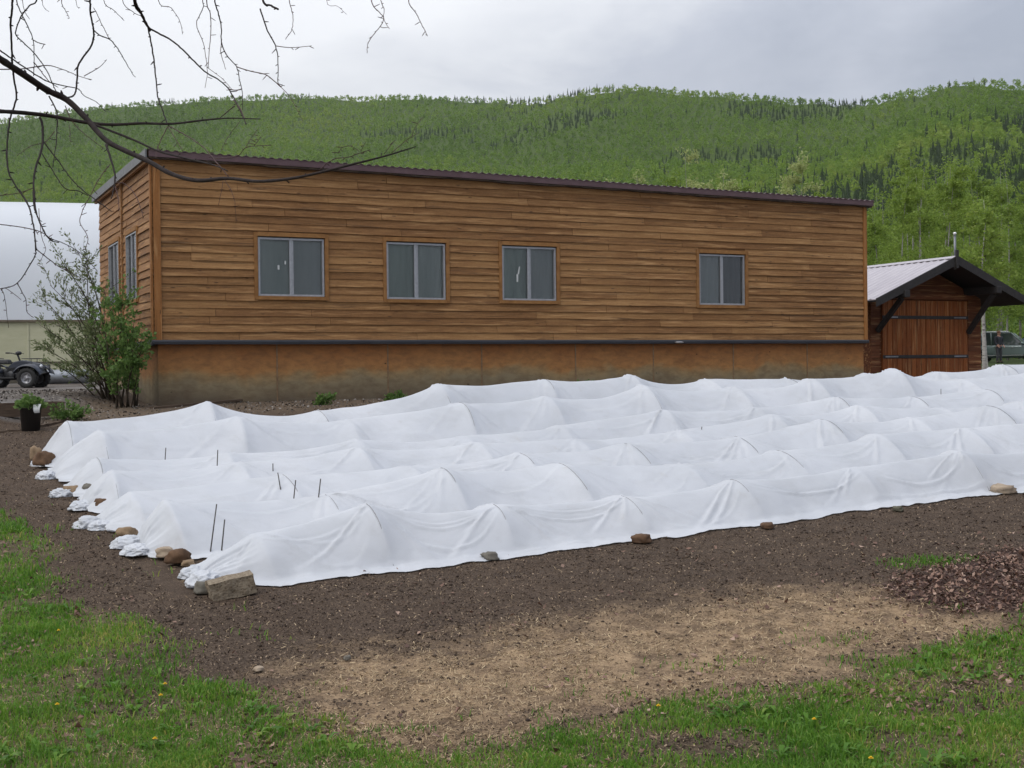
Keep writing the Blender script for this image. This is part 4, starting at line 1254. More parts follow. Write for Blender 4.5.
def build_rows():
    for k, (c, wf, wb, h, fr, bk, L, hs, ds, lab) in enumerate(ROWS):
        rr = random.Random(100 + k)
        hoops = [(s, 0, h * rr.choice((rr.uniform(.62, .85), rr.uniform(.88, 1.08)))) for s in hs]
        S, T, H, curves = cover_shape(k + 1, hoops, L, ds, wf, wb, fr, bk)
        off_s = (.30, .12)[k] if k < 2 else 0.0
        S = S + off_s; curves = [[(a_ + off_s, b_, c_) for a_, b_, c_ in cv] for cv in curves]
        ni, nj = S.shape
        x0, y0 = bw(0, c); z0 = float(G0(x0, y0))
        root = thing('row_cover', lab, 'row cover', (float(x0), float(y0), z0), BANG, 'white fabric row covers over the garden beds')
        wx, wy = bw(S, T + c)
        low = np.exp(-(H / .08) ** 2)
        lift = .010 + .002 * k
        Zw = Gz(wx, wy) * low + G(wx, wy) * (1 - low) + H + lift
        P = np.stack([S, T, Zw - z0], -1).reshape(-1, 3)
        idx = np.arange(ni * nj).reshape(ni, nj)
        Fq = np.stack([idx[:-1, :-1], idx[1:, :-1], idx[1:, 1:], idx[:-1, 1:]], -1).reshape(-1, 4)
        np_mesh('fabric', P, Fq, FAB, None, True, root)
        for j, cv in enumerate(curves):
            shown = rr.random() < .42; ua = rr.uniform(-.8, -.5)
            pts = []
            for iu, (sx, t, z) in enumerate(cv):
                u = -1 + 2 * iu / 26; off = .001 if shown and ua < u < .15 else -.016
                gx, gy = bw(sx, t + c); pts.append((sx, t, float(G(gx, gy)) - z0 + max(z + off, .0) + lift))
            mb = MB(); mb.tube(pts, .0032, 6); mb.build('hoop', HOOPM, root)
        # gathered bundle of spare cloth at the near end
        nb = rr.randint(1, 2)
        for b in range(nb):
            bs = off_s - .28 + rr.uniform(-.05, .03) - .04 * b; bt = (b - (nb - 1) / 2) * .26 + rr.uniform(-.05, .05) - .06
            gx, gy = bw(bs, bt + c)
            sx, sy, sz = rr.uniform(.09, .14), rr.uniform(.09, .14), rr.uniform(.05, .085)
            bm = bmesh.new(); bmesh.ops.create_icosphere(bm, subdivisions=5, radius=1)
            sd = Vector((k * 3.3, b * 7.7, 1))
            for v in bm.verts:
                p = v.co
                r1 = 1 - abs(mnoise.noise(Vector((p.x * 1.6, p.y * 1.6, p.z * 1.2)) + sd)) * 1.5
                r2 = 1 - abs(mnoise.noise(Vector((p.x * 3.6, p.y * 3.6, p.z * 2.5)) + sd * 2)) * 1.2
                r3 = 1 - abs(mnoise.noise(Vector((p.x * 7.5, p.y * 7.5, p.z * 4)) + sd * 3)) * 1.2
                kf = .62 + .30 * r1 + .20 * r2 + .07 * r3
                z = max(p.z * sz * kf, -.02)
                flare = 1 + .35 * max(0, -p.z)
                v.co = Vector((p.x * sx * kf * flare, p.y * sy * kf * flare, z))
            bm.verts.index_update()
            mb = MB(); mb.add([v.co + Vector((bs, bt, float(G(gx, gy)) - z0 + .018)) for v in bm.verts], [[v.index for v in f.verts] for f in bm.faces], .5, True); bm.free()
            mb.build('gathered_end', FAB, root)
build_rows()

# stakes poking through the cloth
STK = [((213, 528), (217, 505), 'black stake leaning at the end of the second row cover'), ((222, 543), (225, 521), 'upright black stake at the near end of the front cover'),
       ((165, 457), (166, 447), 'short thin stake furthest left among the middle covers'), ((217, 467), (218, 451), 'thin grey stake between two middle covers on the left'), ((273, 471), (273, 463), 'short thick dark stake tip above a middle cover'),
       ((293, 501), (296, 480), 'slim stake left of its taller twin in the third cover'), ((317, 505), (321, 478), 'taller slim stake right of its twin in the third cover'),
       ((281, 489), (278, 473), 'thin bent wire stake behind the twin slim stakes'), ((455, 427), (456, 416), 'small stake in the middle of the rear covers'), ((941, 395), (941, 389), 'tiny dark stake tip at the far right of the covers'), ((665, 425), (665, 419), 'tiny stake tip right of centre among the middle covers'), ((701, 432), (702, 427), 'dark stake tip on a cover crest right of centre')]
for (bx, by), (tx, ty), lab in STK:
    # the visible length stands on the bed behind; foot found on the ground below the cloth
    P = gp(bx, by, .22); s = P[1] / F
    hgt = (by - ty) * s; z = float(G(P[0], P[1]))
    dx = (tx - bx) * s
    k = (hgt + .22) / hgt
    top = Vector((P[0] + dx, P[1], z + .22 + hgt)); foot = Vector((P[0] - dx * (k - 1), P[1], z - .08))
    root = thing('stake', lab, 'stake', foot, 0, 'stakes standing among the row covers')
    mb = MB(); mb.tube([(0, 0, 0), tuple((top - foot) * .5), tuple(top - foot)], [.0055, .0055, .005], 8)
    mb.build('stake_rod', STAKEM, root)
    
# a timber plank lying against the foot of the wall, seen over the back cover
# ---------------------------------------------------------------- hills
RIDGE = np.array([(-900, 150), (-500, 140), (-200, 128), (0, 119), (50, 112), (100, 106), (150, 101), (200, 98), (250, 95), (292, 93), (350, 96), (400, 95), (440, 96), (500, 98), (540, 98),
                  (570, 91), (600, 86), (640, 86), (680, 89), (720, 93), (760, 96), (800, 99), (850, 101), (880, 98), (910, 91), (950, 84), (985, 79), (1024, 83), (1150, 95), (1400, 110), (1900, 130)], float)
def hill_fn(x, y):
    """height of the hills at (x, y): two long wooded slopes"""
    x = np.asarray(x, float); y = np.asarray(y, float)
    az = x / np.maximum(y, 1); r = np.hypot(x, y)
    px = 512 + F * az
    ry = np.interp(px, RIDGE[:, 0], RIDGE[:, 1]) + 4.0
    hor = 372 - ROLL * (px - 512)
    el = (hor - ry) / F                                        # tan of the ridge's elevation
    Rr = np.interp(px, [-900, 100, 480, 560, 700, 840, 930, 1200, 1900], [1500, 1350, 1250, 1120, 1080, 1000, 820, 760, 760])
    Rf = np.interp(px, [-900, 200, 600, 900, 1900], [330, 330, 300, 230, 230])
    t = np.clip((y - Rf) / (Rr - Rf), 0, 1.6)
    prof = np.where(t < 1, t ** 1.12 * (1 - .06 * np.sin(t * np.pi)), 1 - .35 * (t - 1))
    h = el * Rr * prof
    rough = (fbm(x, y, .006, 71, 4) - .5) * 34 * np.clip(t, 0, 1) * np.clip(1.15 - t, 0, 1)
    gul = np.abs(np.sin(x * .012 + 1.6 * fbm(x, y, .003, 73))) * 9 * np.clip(t, 0, 1) * np.clip(1 - t, 0, 1)
    return 1.7 + h + rough - gul

def hills():
    az = np.linspace(-1.1, 1.1, 260)
    ys = np.concatenate([np.linspace(215, 420, 14), np.linspace(450, 2100, 60)])
    A, Y = np.meshgrid(az, ys); X = A * Y
    Z = hill_fn(X, Y)
    Z[0] -= 25
    V = np.stack([X.ravel(), Y.ravel(), Z.ravel()], 1)
    nx, ny = len(az), len(ys); idx = np.arange(nx * ny).reshape(ny, nx)
    Fq = np.stack([idx[:-1, :-1], idx[:-1, 1:], idx[1:, 1:], idx[1:, :-1]], -1).reshape(-1, 4)
    m = simple('forest_floor', (.072, .108, .022), (.05, .078, .017), .95, 0, .03, 0, .1)
    o = np_mesh('hill', V, Fq, m, None, True); tagset(o, kind='structure')
hills()

def unit(n):
    v = rng.normal(0, 1, (n, 3)); return v / np.linalg.norm(v, axis=1)[:, None]

def hill_forest():
    pts = []
    # even cover: rows of depth, spacing grows with distance only mildly
    y = 232.0
    while y < 1420:
        sp = 4.2 + .0003 * y
        n = int(y * 1.02 / sp)
        xx = (np.arange(n) + rng.random(n)) * sp - y * .51
        yy = y + rng.uniform(-.5, .5, n) * sp
        pts.append(np.stack([xx, yy], 1))
        y += sp * (1.0 + .0005 * y)
    P = np.concatenate(pts)
    x, y = P[:, 0], P[:, 1]
    z = hill_fn(x, y)
    px = 512 + F * x / y; py = 372 - ROLL * (px - 512) - F * (z - 1.7) / y
    keep = (px > -60) & (px < 1090)
    # beyond the crest only the crest itself can be seen
    x, y, z, px, py = x[keep], y[keep], z[keep], px[keep], py[keep]
    n = len(x)
    spn = fbm(x, y, .011, 81, 3) + .16 * sstep(560, 900, px) * (py > 120) + .02 * sstep(15, 0, py - np.interp(px, RIDGE[:, 0], RIDGE[:, 1])) - .10 * sstep(560, 400, px) 
    dark = sstep(150, 0, np.hypot((px - 790) , (py - 172) * 2.6)) * .16 + sstep(45, 0, np.hypot((px - 575) , (py - 155) * 1.2)) * .18 + sstep(75, 0, np.hypot(px - 590, (py - 92) * 3)) * .2 + sstep(170, 0, np.hypot(px - 1000, (py - 120) * 2)) * .20
    spruce = rng.random(n) < sstep(.55, .76, spn + dark) * .85 + .03
    h = np.where(spruce, rng.uniform(4.5, 8.5, n), rng.uniform(3.2, 8.0, n)) * (1 - .32 * sstep(600, 800, y)) * (1 + .4 * (fbm(x, y, .02, 83) - .5))
    wd = np.where(spruce, h * rng.uniform(.17, .25, n), h * rng.uniform(.38, .56, n))
    Vs = []; Ts = []
    hue = np.clip(.42 + 1.3 * (fbm(x, y, .009, 85, 3) - .5) + .9 * (fbm(x, y, .0035, 86, 2) - .5) + rng.normal(0, .15, n), 0, 1)
    # broadleaf: clumps of leaf facets through the crown's volume
    for lo, hi, cnt in ((0, 420, 120), (420, 700, 50), (700, 1050, 44), (1050, 3000, 32)):
        k = (~spruce) & (y >= lo) & (y < hi)
        if not k.any(): continue
        m = k.sum()
        d = unit(m * cnt).reshape(m, cnt, 3) * (rng.random((m, cnt, 1)) ** .45)
        up = d[..., 2] * .5 + .5
        c = np.stack([x[k][:, None] + d[..., 0] * wd[k][:, None] * (1.15 - .65 * up), y[k][:, None] + d[..., 1] * wd[k][:, None] * (1.15 - .65 * up), z[k][:, None] + h[k][:, None] * (.12 + .88 * up)], -1)
        sz = (wd[k] * 1.9 / math.sqrt(cnt))[:, None] * rng.uniform(.6, 1.3, (m, cnt))
        c = c.reshape(-1, 3); sz = sz.reshape(-1)
        a = unit(len(c)); b = unit(len(c)); b = np.cross(a, b)
        tri = np.stack([c + a * sz[:, None], c - a * sz[:, None] * .6 + b * sz[:, None] * .8, c - a * sz[:, None] * .5 - b * sz[:, None] * .9], 1)
        Vs.append(tri.reshape(-1, 3))
        Ts.append(np.clip(.42 + .5 * np.repeat(hue[k], cnt) * 1.0 + rng.normal(0, .05, m * cnt), .34, 1))
    # spruce: jagged tiers
    for lo, hi, tiers, seg in ((0, 500, 9, 9), (500, 3000, 5, 6)):
        k = np.where(spruce & (y >= lo) & (y < hi))[0]
        if not len(k): continue
        m = len(k)
        tt = np.arange(tiers) / tiers
        rad = wd[k][:, None] * (1.05 - tt)[None] * rng.uniform(.75, 1.2, (m, tiers))
        zb = z[k][:, None] + h[k][:, None] * (.06 + .90 * tt)[None]
        ztip = zb + h[k][:, None] * (1.5 / tiers)
        an = rng.random((m, tiers, 1)) * 6.28 + np.arange(seg)[None, None] * 6.283 / seg
        rj = rng.uniform(.6, 1.25, (m, tiers, seg))
        A = np.stack([x[k][:, None, None] + np.cos(an) * rad[..., None] * rj, y[k][:, None, None] + np.sin(an) * rad[..., None] * rj, np.broadcast_to(zb[..., None], an.shape) - rj * .25], -1)
        an2 = an + 6.283 / seg * .8
        Bv = np.stack([x[k][:, None, None] + np.cos(an2) * rad[..., None] * rj * .8, y[k][:, None, None] + np.sin(an2) * rad[..., None] * rj * .8, np.broadcast_to(zb[..., None], an.shape) + .2], -1)
        Tp = np.stack([np.broadcast_to(x[k][:, None, None], an.shape), np.broadcast_to(y[k][:, None, None], an.shape), np.broadcast_to(ztip[..., None], an.shape)], -1)
        tri = np.stack([A, Bv, Tp], 3)
        Vs.append(tri.reshape(-1, 3)); Ts.append(np.clip(rng.normal(.14, .06, m * tiers * seg), 0, .30))
    V = np.concatenate(Vs); T = np.concatenate(Ts)
    Fq = np.arange(len(V)).reshape(-1, 3)
    mt = leafmat('hill_foliage', [(0, (.039, .066, .025)), (.30, (.063, .101, .029)), (.36, (.115, .195, .029)), (.62, (.174, .278, .036)), (.85, (.232, .325, .045)), (1, (.289, .343, .063))], .75, .5)
    o = np_mesh('hillside_forest', V, Fq, mt, T); tagset(o, kind='stuff')
    print('hill trees', n, 'tris', len(Fq))
hill_forest()

# ---------------------------------------------------------------- individual birches
def bark(name='birch_bark', ca=(.26, .25, .22), cb=(.40, .385, .35)):
    m = bpy.data.materials.new(name); t = NT(m)
    n = t.noise(t.coord('Object', (2, 2, 9)), 2.2, 4, .7); n2 = t.noise(t.coord('Object', (1, 1, .4)), 3, 3, .6)
    col = t.ramp(n, [(.34, (.045, .04, .035)), (.44, ca), (.8, cb)])
    col = t.mix(t.ramp(n2, [(.45, 0.0), (.75, .6)]), col, (.16, .14, .115))
    t.bsdf(col, .8, 0, None, .2); return m
BARK = bark()
BARKW = bark('white_birch_bark', (.36, .345, .31), (.52, .50, .46))
TWIG = simple('birch_twig', (.085, .060, .048), (.05, .036, .03), .8, 0, 10, 0, .2)
LEAFY = leafmat('birch_leaf', [(0, (.14, .205, .036)), (.4, (.21, .305, .05)), (.8, (.29, .375, .07)), (1, (.36, .39, .11))], .6, .5)
LEAFP = leafmat('young_leaf', [(0, (.27, .31, .11)), (.5, (.40, .44, .17)), (1, (.52, .53, .26))], .6, .5)

def birch(seed, H, nleaf, spread, leafsize, base=.18, mat=LEAFY, trunks=1, thick=1.0):
    """-> list of (name, object) parts in local space"""
    rr = random.Random(seed); rg = np.random.default_rng(seed)
    tr = MB(); li = MB(); tips = []
    for q in range(trunks):
        ox = 0 if q == 0 else rr.uniform(-.5, .5); oy = 0 if q == 0 else rr.uniform(-.4, .4)
        pts = []; r0 = H * .0075 * thick
        lx = rr.uniform(-.05, .05) + (.06 * (1 if ox > 0 else -1) if q else 0); ly = rr.uniform(-.05, .05)
        for i in range(13):
            f = i / 12
            pts.append(Vector((ox + lx * H * f ** 1.3 + .012 * H * math.sin(f * 5 + seed + q), oy + ly * H * f + .01 * H * math.cos(f * 6 + seed), -.2 + H * .97 * f * (1 if q == 0 else .88))))
        tr.tube(pts, [max(r0 * (1 - f / 12) ** .9, .008) for f in range(13)], 9)
        for b in range(int(26 / trunks)):
            f = rr.uniform(base, .97); i = min(int(f * 12), 11); p = pts[i].lerp(pts[i + 1], f * 12 - i)
            an = rr.random() * 6.283; ln = H * spread * (1.12 - f) * rr.uniform(.6, 1.2) + .3
            up = rr.uniform(.5, 1.1)
            bp = [p]
            for k in range(1, 5):
                kk = k / 4
                bp.append(p + Vector((math.cos(an + .3 * kk), math.sin(an + .3 * kk), up - .5 * kk)) * ln * kk)
            li.tube(bp, [max(r0 * .32 * (1 - f) + .006, .006) * (1 - .75 * k / 4) for k in range(5)], 4, .5, False)
            for k in range(1, 5):
                tips.append((np.array(bp[k]), ln * .30 * (.6 + .6 * k / 4)))
            for s in range(3):
                b0 = bp[rr.randint(1, 4)]; d = Vector((rr.uniform(-1, 1), rr.uniform(-1, 1), rr.uniform(-.4, .8))) * ln * .38
                li.tube([b0, b0 + d * .5, b0 + d], [.007, .005, .003], 3, .5, False)
                tips.append((np.array(b0 + d), ln * .22))
        tips.append((np.array(pts[-1]), H * .04))
    cen = np.array([t[0] for t in tips]); sp = np.array([t[1] for t in tips])
    w = sp ** 1.2; idx = rg.choice(len(tips), nleaf, p=w / w.sum())
    dirs = rg.normal(0, 1, (nleaf, 3)) * np.array([.62, .62, .62])
    c = cen[idx] + dirs * sp[idx][:, None] * .75
    sz = leafsize * rg.uniform(.5, 1.35, nleaf)
    a = rg.normal(0, 1, (nleaf, 3)); a /= np.linalg.norm(a, axis=1)[:, None]
    b = np.cross(a, rg.normal(0, 1, (nleaf, 3))); b /= np.linalg.norm(b, axis=1)[:, None]
    V = np.stack([c - a * sz[:, None], c - b * sz[:, None] * .6, c + a * sz[:, None], c + b * sz[:, None] * .6], 1).reshape(-1, 3)
    tone = np.clip(.45 + .35 * (rg.random(len(tips)) - .5)[idx] + rg.normal(0, .14, nleaf), 0, 1)
    return tr, li, V, tone, mat

def make_tree(name, label, group, args, cat='birch tree'):
    tr, li, V, tone, mat = birch(*args[0:1], **args[1])
    bark_ = BARKW if 'white' in label or 'pale birch stem' in label else BARK
    root = thing(name, label, cat, (0, 0, 0), 0, group)
    to = tr.build('trunk', bark_, root, fix=False)
    li.build('limbs', TWIG, root, fix=False)
    np_mesh('crown', V, np.arange(len(V)).reshape(-1, 4), mat, tone, False, root)
    return root

def place_wood():
    grp = 'birches in the wood behind the shed'
    lab = 'tall light green birch among many alike in the wood right of the building'
    protos = []
    specs = [dict(H=13.5, nleaf=11000, spread=.19, leafsize=.072, base=.22), dict(H=12.0, nleaf=10000, spread=.20, leafsize=.07, base=.16), dict(H=14.5, nleaf=11500, spread=.17, leafsize=.075, base=.25),
             dict(H=10.5, nleaf=9000, spread=.22, leafsize=.068, base=.12), dict(H=12.5, nleaf=10000, spread=.2, leafsize=.07, base=.2, trunks=2)]
    for i, s in enumerate(specs):
        protos.append(make_tree('birch_tree', lab, grp, (20 + i, s)))
    used = [False] * len(protos)
    rr = random.Random(3)
    spots = []
    for d, xs in ((58, [905, 948, 1003, 1060]), (66, [880, 925, 975, 1030, 1090]), (74, [862, 898, 940, 960, 1012, 1048]), (84, [875, 915, 950, 990, 1025, 1070]), (96, [855, 884, 905, 935, 968, 1003, 1040]), (110, [868, 895, 922, 955, 985, 1018, 1050]), (126, [850, 878, 905, 940, 970, 1002, 1036])):
        for px in xs:
            if 962 < px < 1062 and d < 96: continue
            spots.append((px + rr.uniform(-9, 9), d + rr.uniform(-4, 4)))
    for px, d in spots:
        j = rr.randrange(len(protos))
        o = protos[j] if not used[j] else copy_tree(protos[j]); used[j] = True
        x = (px - 512) / F * d
        o.location = (x, d, float(G0(x, d)) - .1)
        # height so that the tops follow the wood's outline
        topy = np.interp(px, [850, 870, 900, 935, 965, 990, 1024, 1090], [222, 196, 160, 142, 152, 148, 150, 150]) + rr.uniform(-2, 38)
        hpx = (366 - topy) / F * d
        base_h = specs[j]['H']
        s = max(.55, min(1.5, hpx / base_h)); o.scale = (s * rr.uniform(.9, 1.15),) * 2 + (s,)
        o.rotation_euler = (0, 0, rr.random() * 6.28)
    # a white-stemmed pair close behind the shed
    o = make_tree('birch_tree', 'white stemmed birch right behind the shed roof, its bare trunk showing', None, (77, dict(H=6.1, nleaf=3200, spread=.2, leafsize=.06, base=.5, trunks=1, thick=1.7)))
    p = at_y(981.5, 345, 45.0); o.location = (p[0], 45.0, float(G0(p[0], 45)) - .1); 
    o = make_tree('birch_tree', 'slender pale birch stem beside the shed corner, next to the thicker white trunk', None, (79, dict(H=6.6, nleaf=2000, spread=.15, leafsize=.06, base=.55)))
    p = at_y(988, 330, 46.5); o.location = (p[0], 46.5, float(G0(p[0], 46.5)) - .1)
    # loose young trees rising above the roof line
    grp = 'loose pale young trees behind the building'
    ys = [(690, 62, 143, 'pale yellow green young tree rising highest over the middle of the roof'), (646, 70, 166, 'young tree showing its tip above the roof left of the tallest pale one'), (668, 78, 172, 'low pale young tree tucked just left of the tallest one above the roof'),
          (722, 74, 166, 'pale young tree above the roof right of the tallest one'), (792, 64, 150, 'loose pale young tree standing above the roof over the rightmost window'), (764, 80, 186, 'low young tree tip between the two tallest pale ones'), (822, 76, 182, 'low pale tree just left of the wood at the roof end'),
          (622, 82, 178, 'leftmost low tree tip peeping over the roof'), (742, 90, 180, 'small bright green tip over the roof right of centre')]
    pr = None
    for i, (px, d, topy, lb) in enumerate(ys):
        hgt = (368 - topy) / F * d
        o = make_tree('young_tree', lb, grp, (50 + i, dict(H=hgt, nleaf=7000, spread=.19, leafsize=.075, base=.2, mat=LEAFP if i not in (2, 6, 8) else LEAFY)), 'young tree')
        x = (px - 512) / F * d; o.location = (x, d, float(G0(x, d)) + .05)
place_wood()

# a belt of bushes closing the view under the wood
def wood_under():
    x = rng.uniform(-10, 90, 30000); y = rng.uniform(92, 150, 30000)
    px = 512 + F * x / y
    k = (px > 600) & (px < 1150) & ~((px > 960) & (px < 1060) & (y < 112)); x, y = x[k], y[k]; n = len(x)
    z = G0(x, y) + rng.random(n) ** 1.4 * (2.2 + 3.5 * fbm(x, y, .12, 91))
    a = unit(n) * rng.uniform(.12, .26, n)[:, None]; b = np.cross(a, unit(n)) * .7
    c = np.stack([x, y, z], 1)
    V = np.stack([c - a, c - b, c + a, c + b], 1).reshape(-1, 3)
    o = np_mesh('undergrowth', V, np.arange(len(V)).reshape(-1, 4), LEAFY, np.clip(.35 + .5 * (fbm(x, y, .2, 92) - .5) + rng.normal(0, .15, n), 0, 1))
    tagset(o, kind='stuff')
wood_under()

# ---------------------------------------------------------------- shrubs by the building corner
def shrub(name, label, base, stems, leafn, leafL, mat, twig, seed, asp=.28, tone=(.5, .16)):
    """stems: list of tip points (world); curved stems from the base, leaves along the outer half"""
    rr = random.Random(seed); rg = np.random.default_rng(seed)
    root = thing(name, label, 'shrub', base)
    st = MB(); seats = []
    for tip in stems:
        d = Vector(tip) - Vector(base)
        b0 = Vector((rr.uniform(-.2, .2), rr.uniform(-.15, .15), -.05))
        pts = []
        bow = Vector((rr.uniform(-.12, .12), rr.uniform(-.12, .12), .14)) * d.length
        for i in range(9):
            f = i / 8
            pts.append(b0.lerp(d, f) + bow * math.sin(math.pi * f) * .6)
        r = .006 + .006 * d.length
        st.tube(pts, [r * (1 - .8 * i / 8) for i in range(9)], 6)
        for s in range(int(6 + 5 * d.length)):
            f = rr.uniform(.25, 1.0); i = min(int(f * 8), 7); p = pts[i].lerp(pts[i + 1], f * 8 - i)
            sd = (d.normalized() * rr.uniform(.2, 1) + Vector((rr.uniform(-1, 1), rr.uniform(-1, 1), rr.uniform(-.1, .7)))).normalized()
            ln = d.length * rr.uniform(.08, .24)
            q = [p, p + sd * ln * .5 + Vector((0, 0, .02)), p + sd * ln]
            st.tube(q, [.0045, .003, .0016], 4, .5, False)
            for e in range(7): seats.append((q[0].lerp(q[2], .25 + .75 * e / 6), sd))
    st.build('stems', twig, root, fix=False)
    S = np.array([s[0] for s in seats]); D = np.array([s[1] for s in seats])
    idx = rg.integers(0, len(S), leafn)
    c = S[idx] + rg.normal(0, .025, (leafn, 3))
    a = D[idx] + rg.normal(0, .55, (leafn, 3)); a /= np.linalg.norm(a, axis=1)[:, None]
    b = np.cross(a, rg.normal(0, 1, (leafn, 3))); b /= np.linalg.norm(b, axis=1)[:, None]
    L = leafL * rg.uniform(.55, 1.3, leafn)[:, None]
    V = np.stack([c, c + a * L * .45 - b * L * asp, c + a * L, c + a * L * .5 + b * L * asp], 1).reshape(-1, 3)
    t = np.clip(rg.normal(tone[0], tone[1], leafn) + .25 * (np.repeat(rg.random(len(S) // 7 + 1), 7)[:len(S)][idx] - .5), 0, 1)
    np_mesh('foliage', V, np.arange(len(V)).reshape(-1, 4), mat, t, False, root)
    return root
WILLOW = leafmat('willow_leaf', [(0, (.08, .115, .045)), (.5, (.15, .19, .08)), (1, (.25, .28, .14))], .55, .35)
CURR = leafmat('currant_leaf', [(0, (.06, .12, .03)), (.5, (.125, .215, .055)), (1, (.21, .30, .09))], .6, .45)
SHTW = simple('shrub_twig', (.06, .045, .03), (.035, .027, .02), .8, 0, 10, 0, .2)
bz = lambda x, y: float(G0(x, y))
bx, by = at_y(108, 390, 22.2)[:2]
base = (float(bx), float(by), bz(bx, by))
tips = [at_y(*p) for p in [(62, 262, 21.8), (50, 285, 21.6), (44, 300, 22.3), (40, 325, 21.8), (78, 252, 22.4), (88, 262, 22.8), (70, 300, 22.6), (36, 345, 22.0), (48, 362, 21.6), (58, 325, 22.8), (88, 300, 22.2), (95, 330, 21.6), (66, 350, 21.4), (80, 330, 23), (54, 340, 22.8), (76, 372, 21.6)]]
shrub('willow_shrub', 'loose grey green willow shrub with bare lower stems in front of the cream wall', base, tips, 5200, .07, WILLOW, SHTW, 5, .17)
bx, by = at_y(128, 388, 21.3)[:2]
base = (float(bx), float(by), bz(bx, by))
tips = [at_y(*p) for p in [(113, 285, 21.6), (122, 300, 21.1), (135, 315, 20.9), (142, 330, 20.8), (104, 310, 21.4), (110, 340, 21), (146, 345, 20.7), (128, 335, 20.8), (100, 345, 21.3), (120, 365, 20.8), (140, 360, 20.8), (108, 375, 21), (104, 290, 22), (133, 350, 20.8), (116, 322, 21.2), (126, 318, 21.5)]]
shrub('currant_bush', 'dense dark green bush against the end of the wooden building', base, tips, 5200, .052, CURR, SHTW, 6, .42)

def clump(name, label, px, py, Y, w, h, n, mat, seed, group=None, leaf=.05):
    P = at_y(px, py, Y); z = bz(P[0], P[1])
    base = (float(P[0]), float(P[1]), max(z, float(P[2]) - .0) if False else z)
    rr = random.Random(seed)
    tips = [(base[0] + rr.uniform(-w, w) * .9, base[1] + rr.uniform(-w, w) * .6, base[2] + h * rr.uniform(.45, 1)) for _ in range(9)]
    o = shrub(name, label, base, tips, n, leaf, mat, SHTW, seed, .42)
    o['category'] = 'plant'
    if group: o['group'] = group
    return o
clump('leafy_plant', 'low dark leafy plant between the potted plant and the rearmost cover', 74, 408, 19.4, .28, .26, 700, CURR, 31)
wallp = [(575, 383, 24.0, .42, .28, 'wide leafy plant at the foot of the wall behind the rear cover'), (324, 397, 22.4, .18, .14, 'small weed at the foot of the wall right of the corner'), (395, 389, 23.0, .14, .12, 'lower of the small weeds by the wall under the second window'),
         (460, 386, 23.4, .13, .13, 'small weed at the wall base left of the third window'), (548, 384, 23.8, .16, .2, 'little weed left of the wide leafy wall plant'), (878, 372, 27.5, .22, .32, 'bright green weed by the corner of the shed door')]
for i, (px, py, Y, w, h, lb) in enumerate(wallp):
    P = at_y(px, py, Y)
    clump('weed_plant', lb, px, py, Y - 1.0, w, h * .75 + .03, 420 if w < .3 else 1500, CURR if i != 5 else LEAFY, 60 + i, 'weeds along the foot of the wall')

# ---------------------------------------------------------------- bare branches overhead
BR = simple('bare_bark', (.040, .030, .028), (.018, .013, .012), .85, 0, 30, .3, .2)
RED = simple('reddish_twig', (.085, .042, .038), (.05, .026, .022), .7, 0, 20, 0, .3)
def bdepth(x, y): return 3.35 + .45 * math.sin(x / 97 + .6) + .30 * math.sin(y / 61 + x / 170) + .0012 * x
def bpt(x, y, off=0.0):
    d = ray(x, y); Y = bdepth(x, y) + off
    return Vector(EYE + d * (Y / d[1]))
def smooth(pts, n=4):
    out = []
    m = len(pts)
    for i in range(m - 1):
        p0 = pts[max(i - 1, 0)]; p1 = pts[i]; p2 = pts[i + 1]; p3 = pts[min(i + 2, m - 1)]
        for k in range(n):
            t = k / n
            out.append(tuple(.5 * ((2 * p1[a]) + (-p0[a] + p2[a]) * t + (2 * p0[a] - 5 * p1[a] + 4 * p2[a] - p3[a]) * t * t + (-p0[a] + 3 * p1[a] - 3 * p2[a] + p3[a]) * t ** 3) for a in (0, 1)))
    out.append(tuple(pts[-1])); return out
s1 = 1 / 2.327; s2 = 1 / 5.12
def c1(L): return [(x * s1, y * s1) for x, y in L]
def c4(L, ox=0, oy=0): return [(ox + x * s2, oy + y * s2) for x, y in L]
def c6(L, ox=0, oy=190): return [(ox + x / 6.98, oy + y / 6.98) for x, y in L]
def c5(L): return [(260 + x * 170 / 768, y * 170 / 768) for x, y in L]
LIMBS = [  # polyline px, width px at start, at end
    (c1([(-60, 95), (0, 137), (60, 177), (110, 210), (155, 232), (200, 275), (245, 325), (290, 350), (345, 375), (400, 405), (460, 420), (530, 415), (600, 422), (680, 415), (750, 400), (830, 380), (900, 362), (968, 341)]), 7.4, 1.0),
    (c1([(-60, 258), (0, 259), (70, 264), (130, 272), (200, 285), (260, 290), (330, 287), (400, 288), (470, 280), (530, 275), (606, 277)]), 4.6, .9),
    (c1([(215, 288), (310, 325), (370, 352), (440, 370), (500, 385), (530, 398)]), 2.6, 1.0),
]
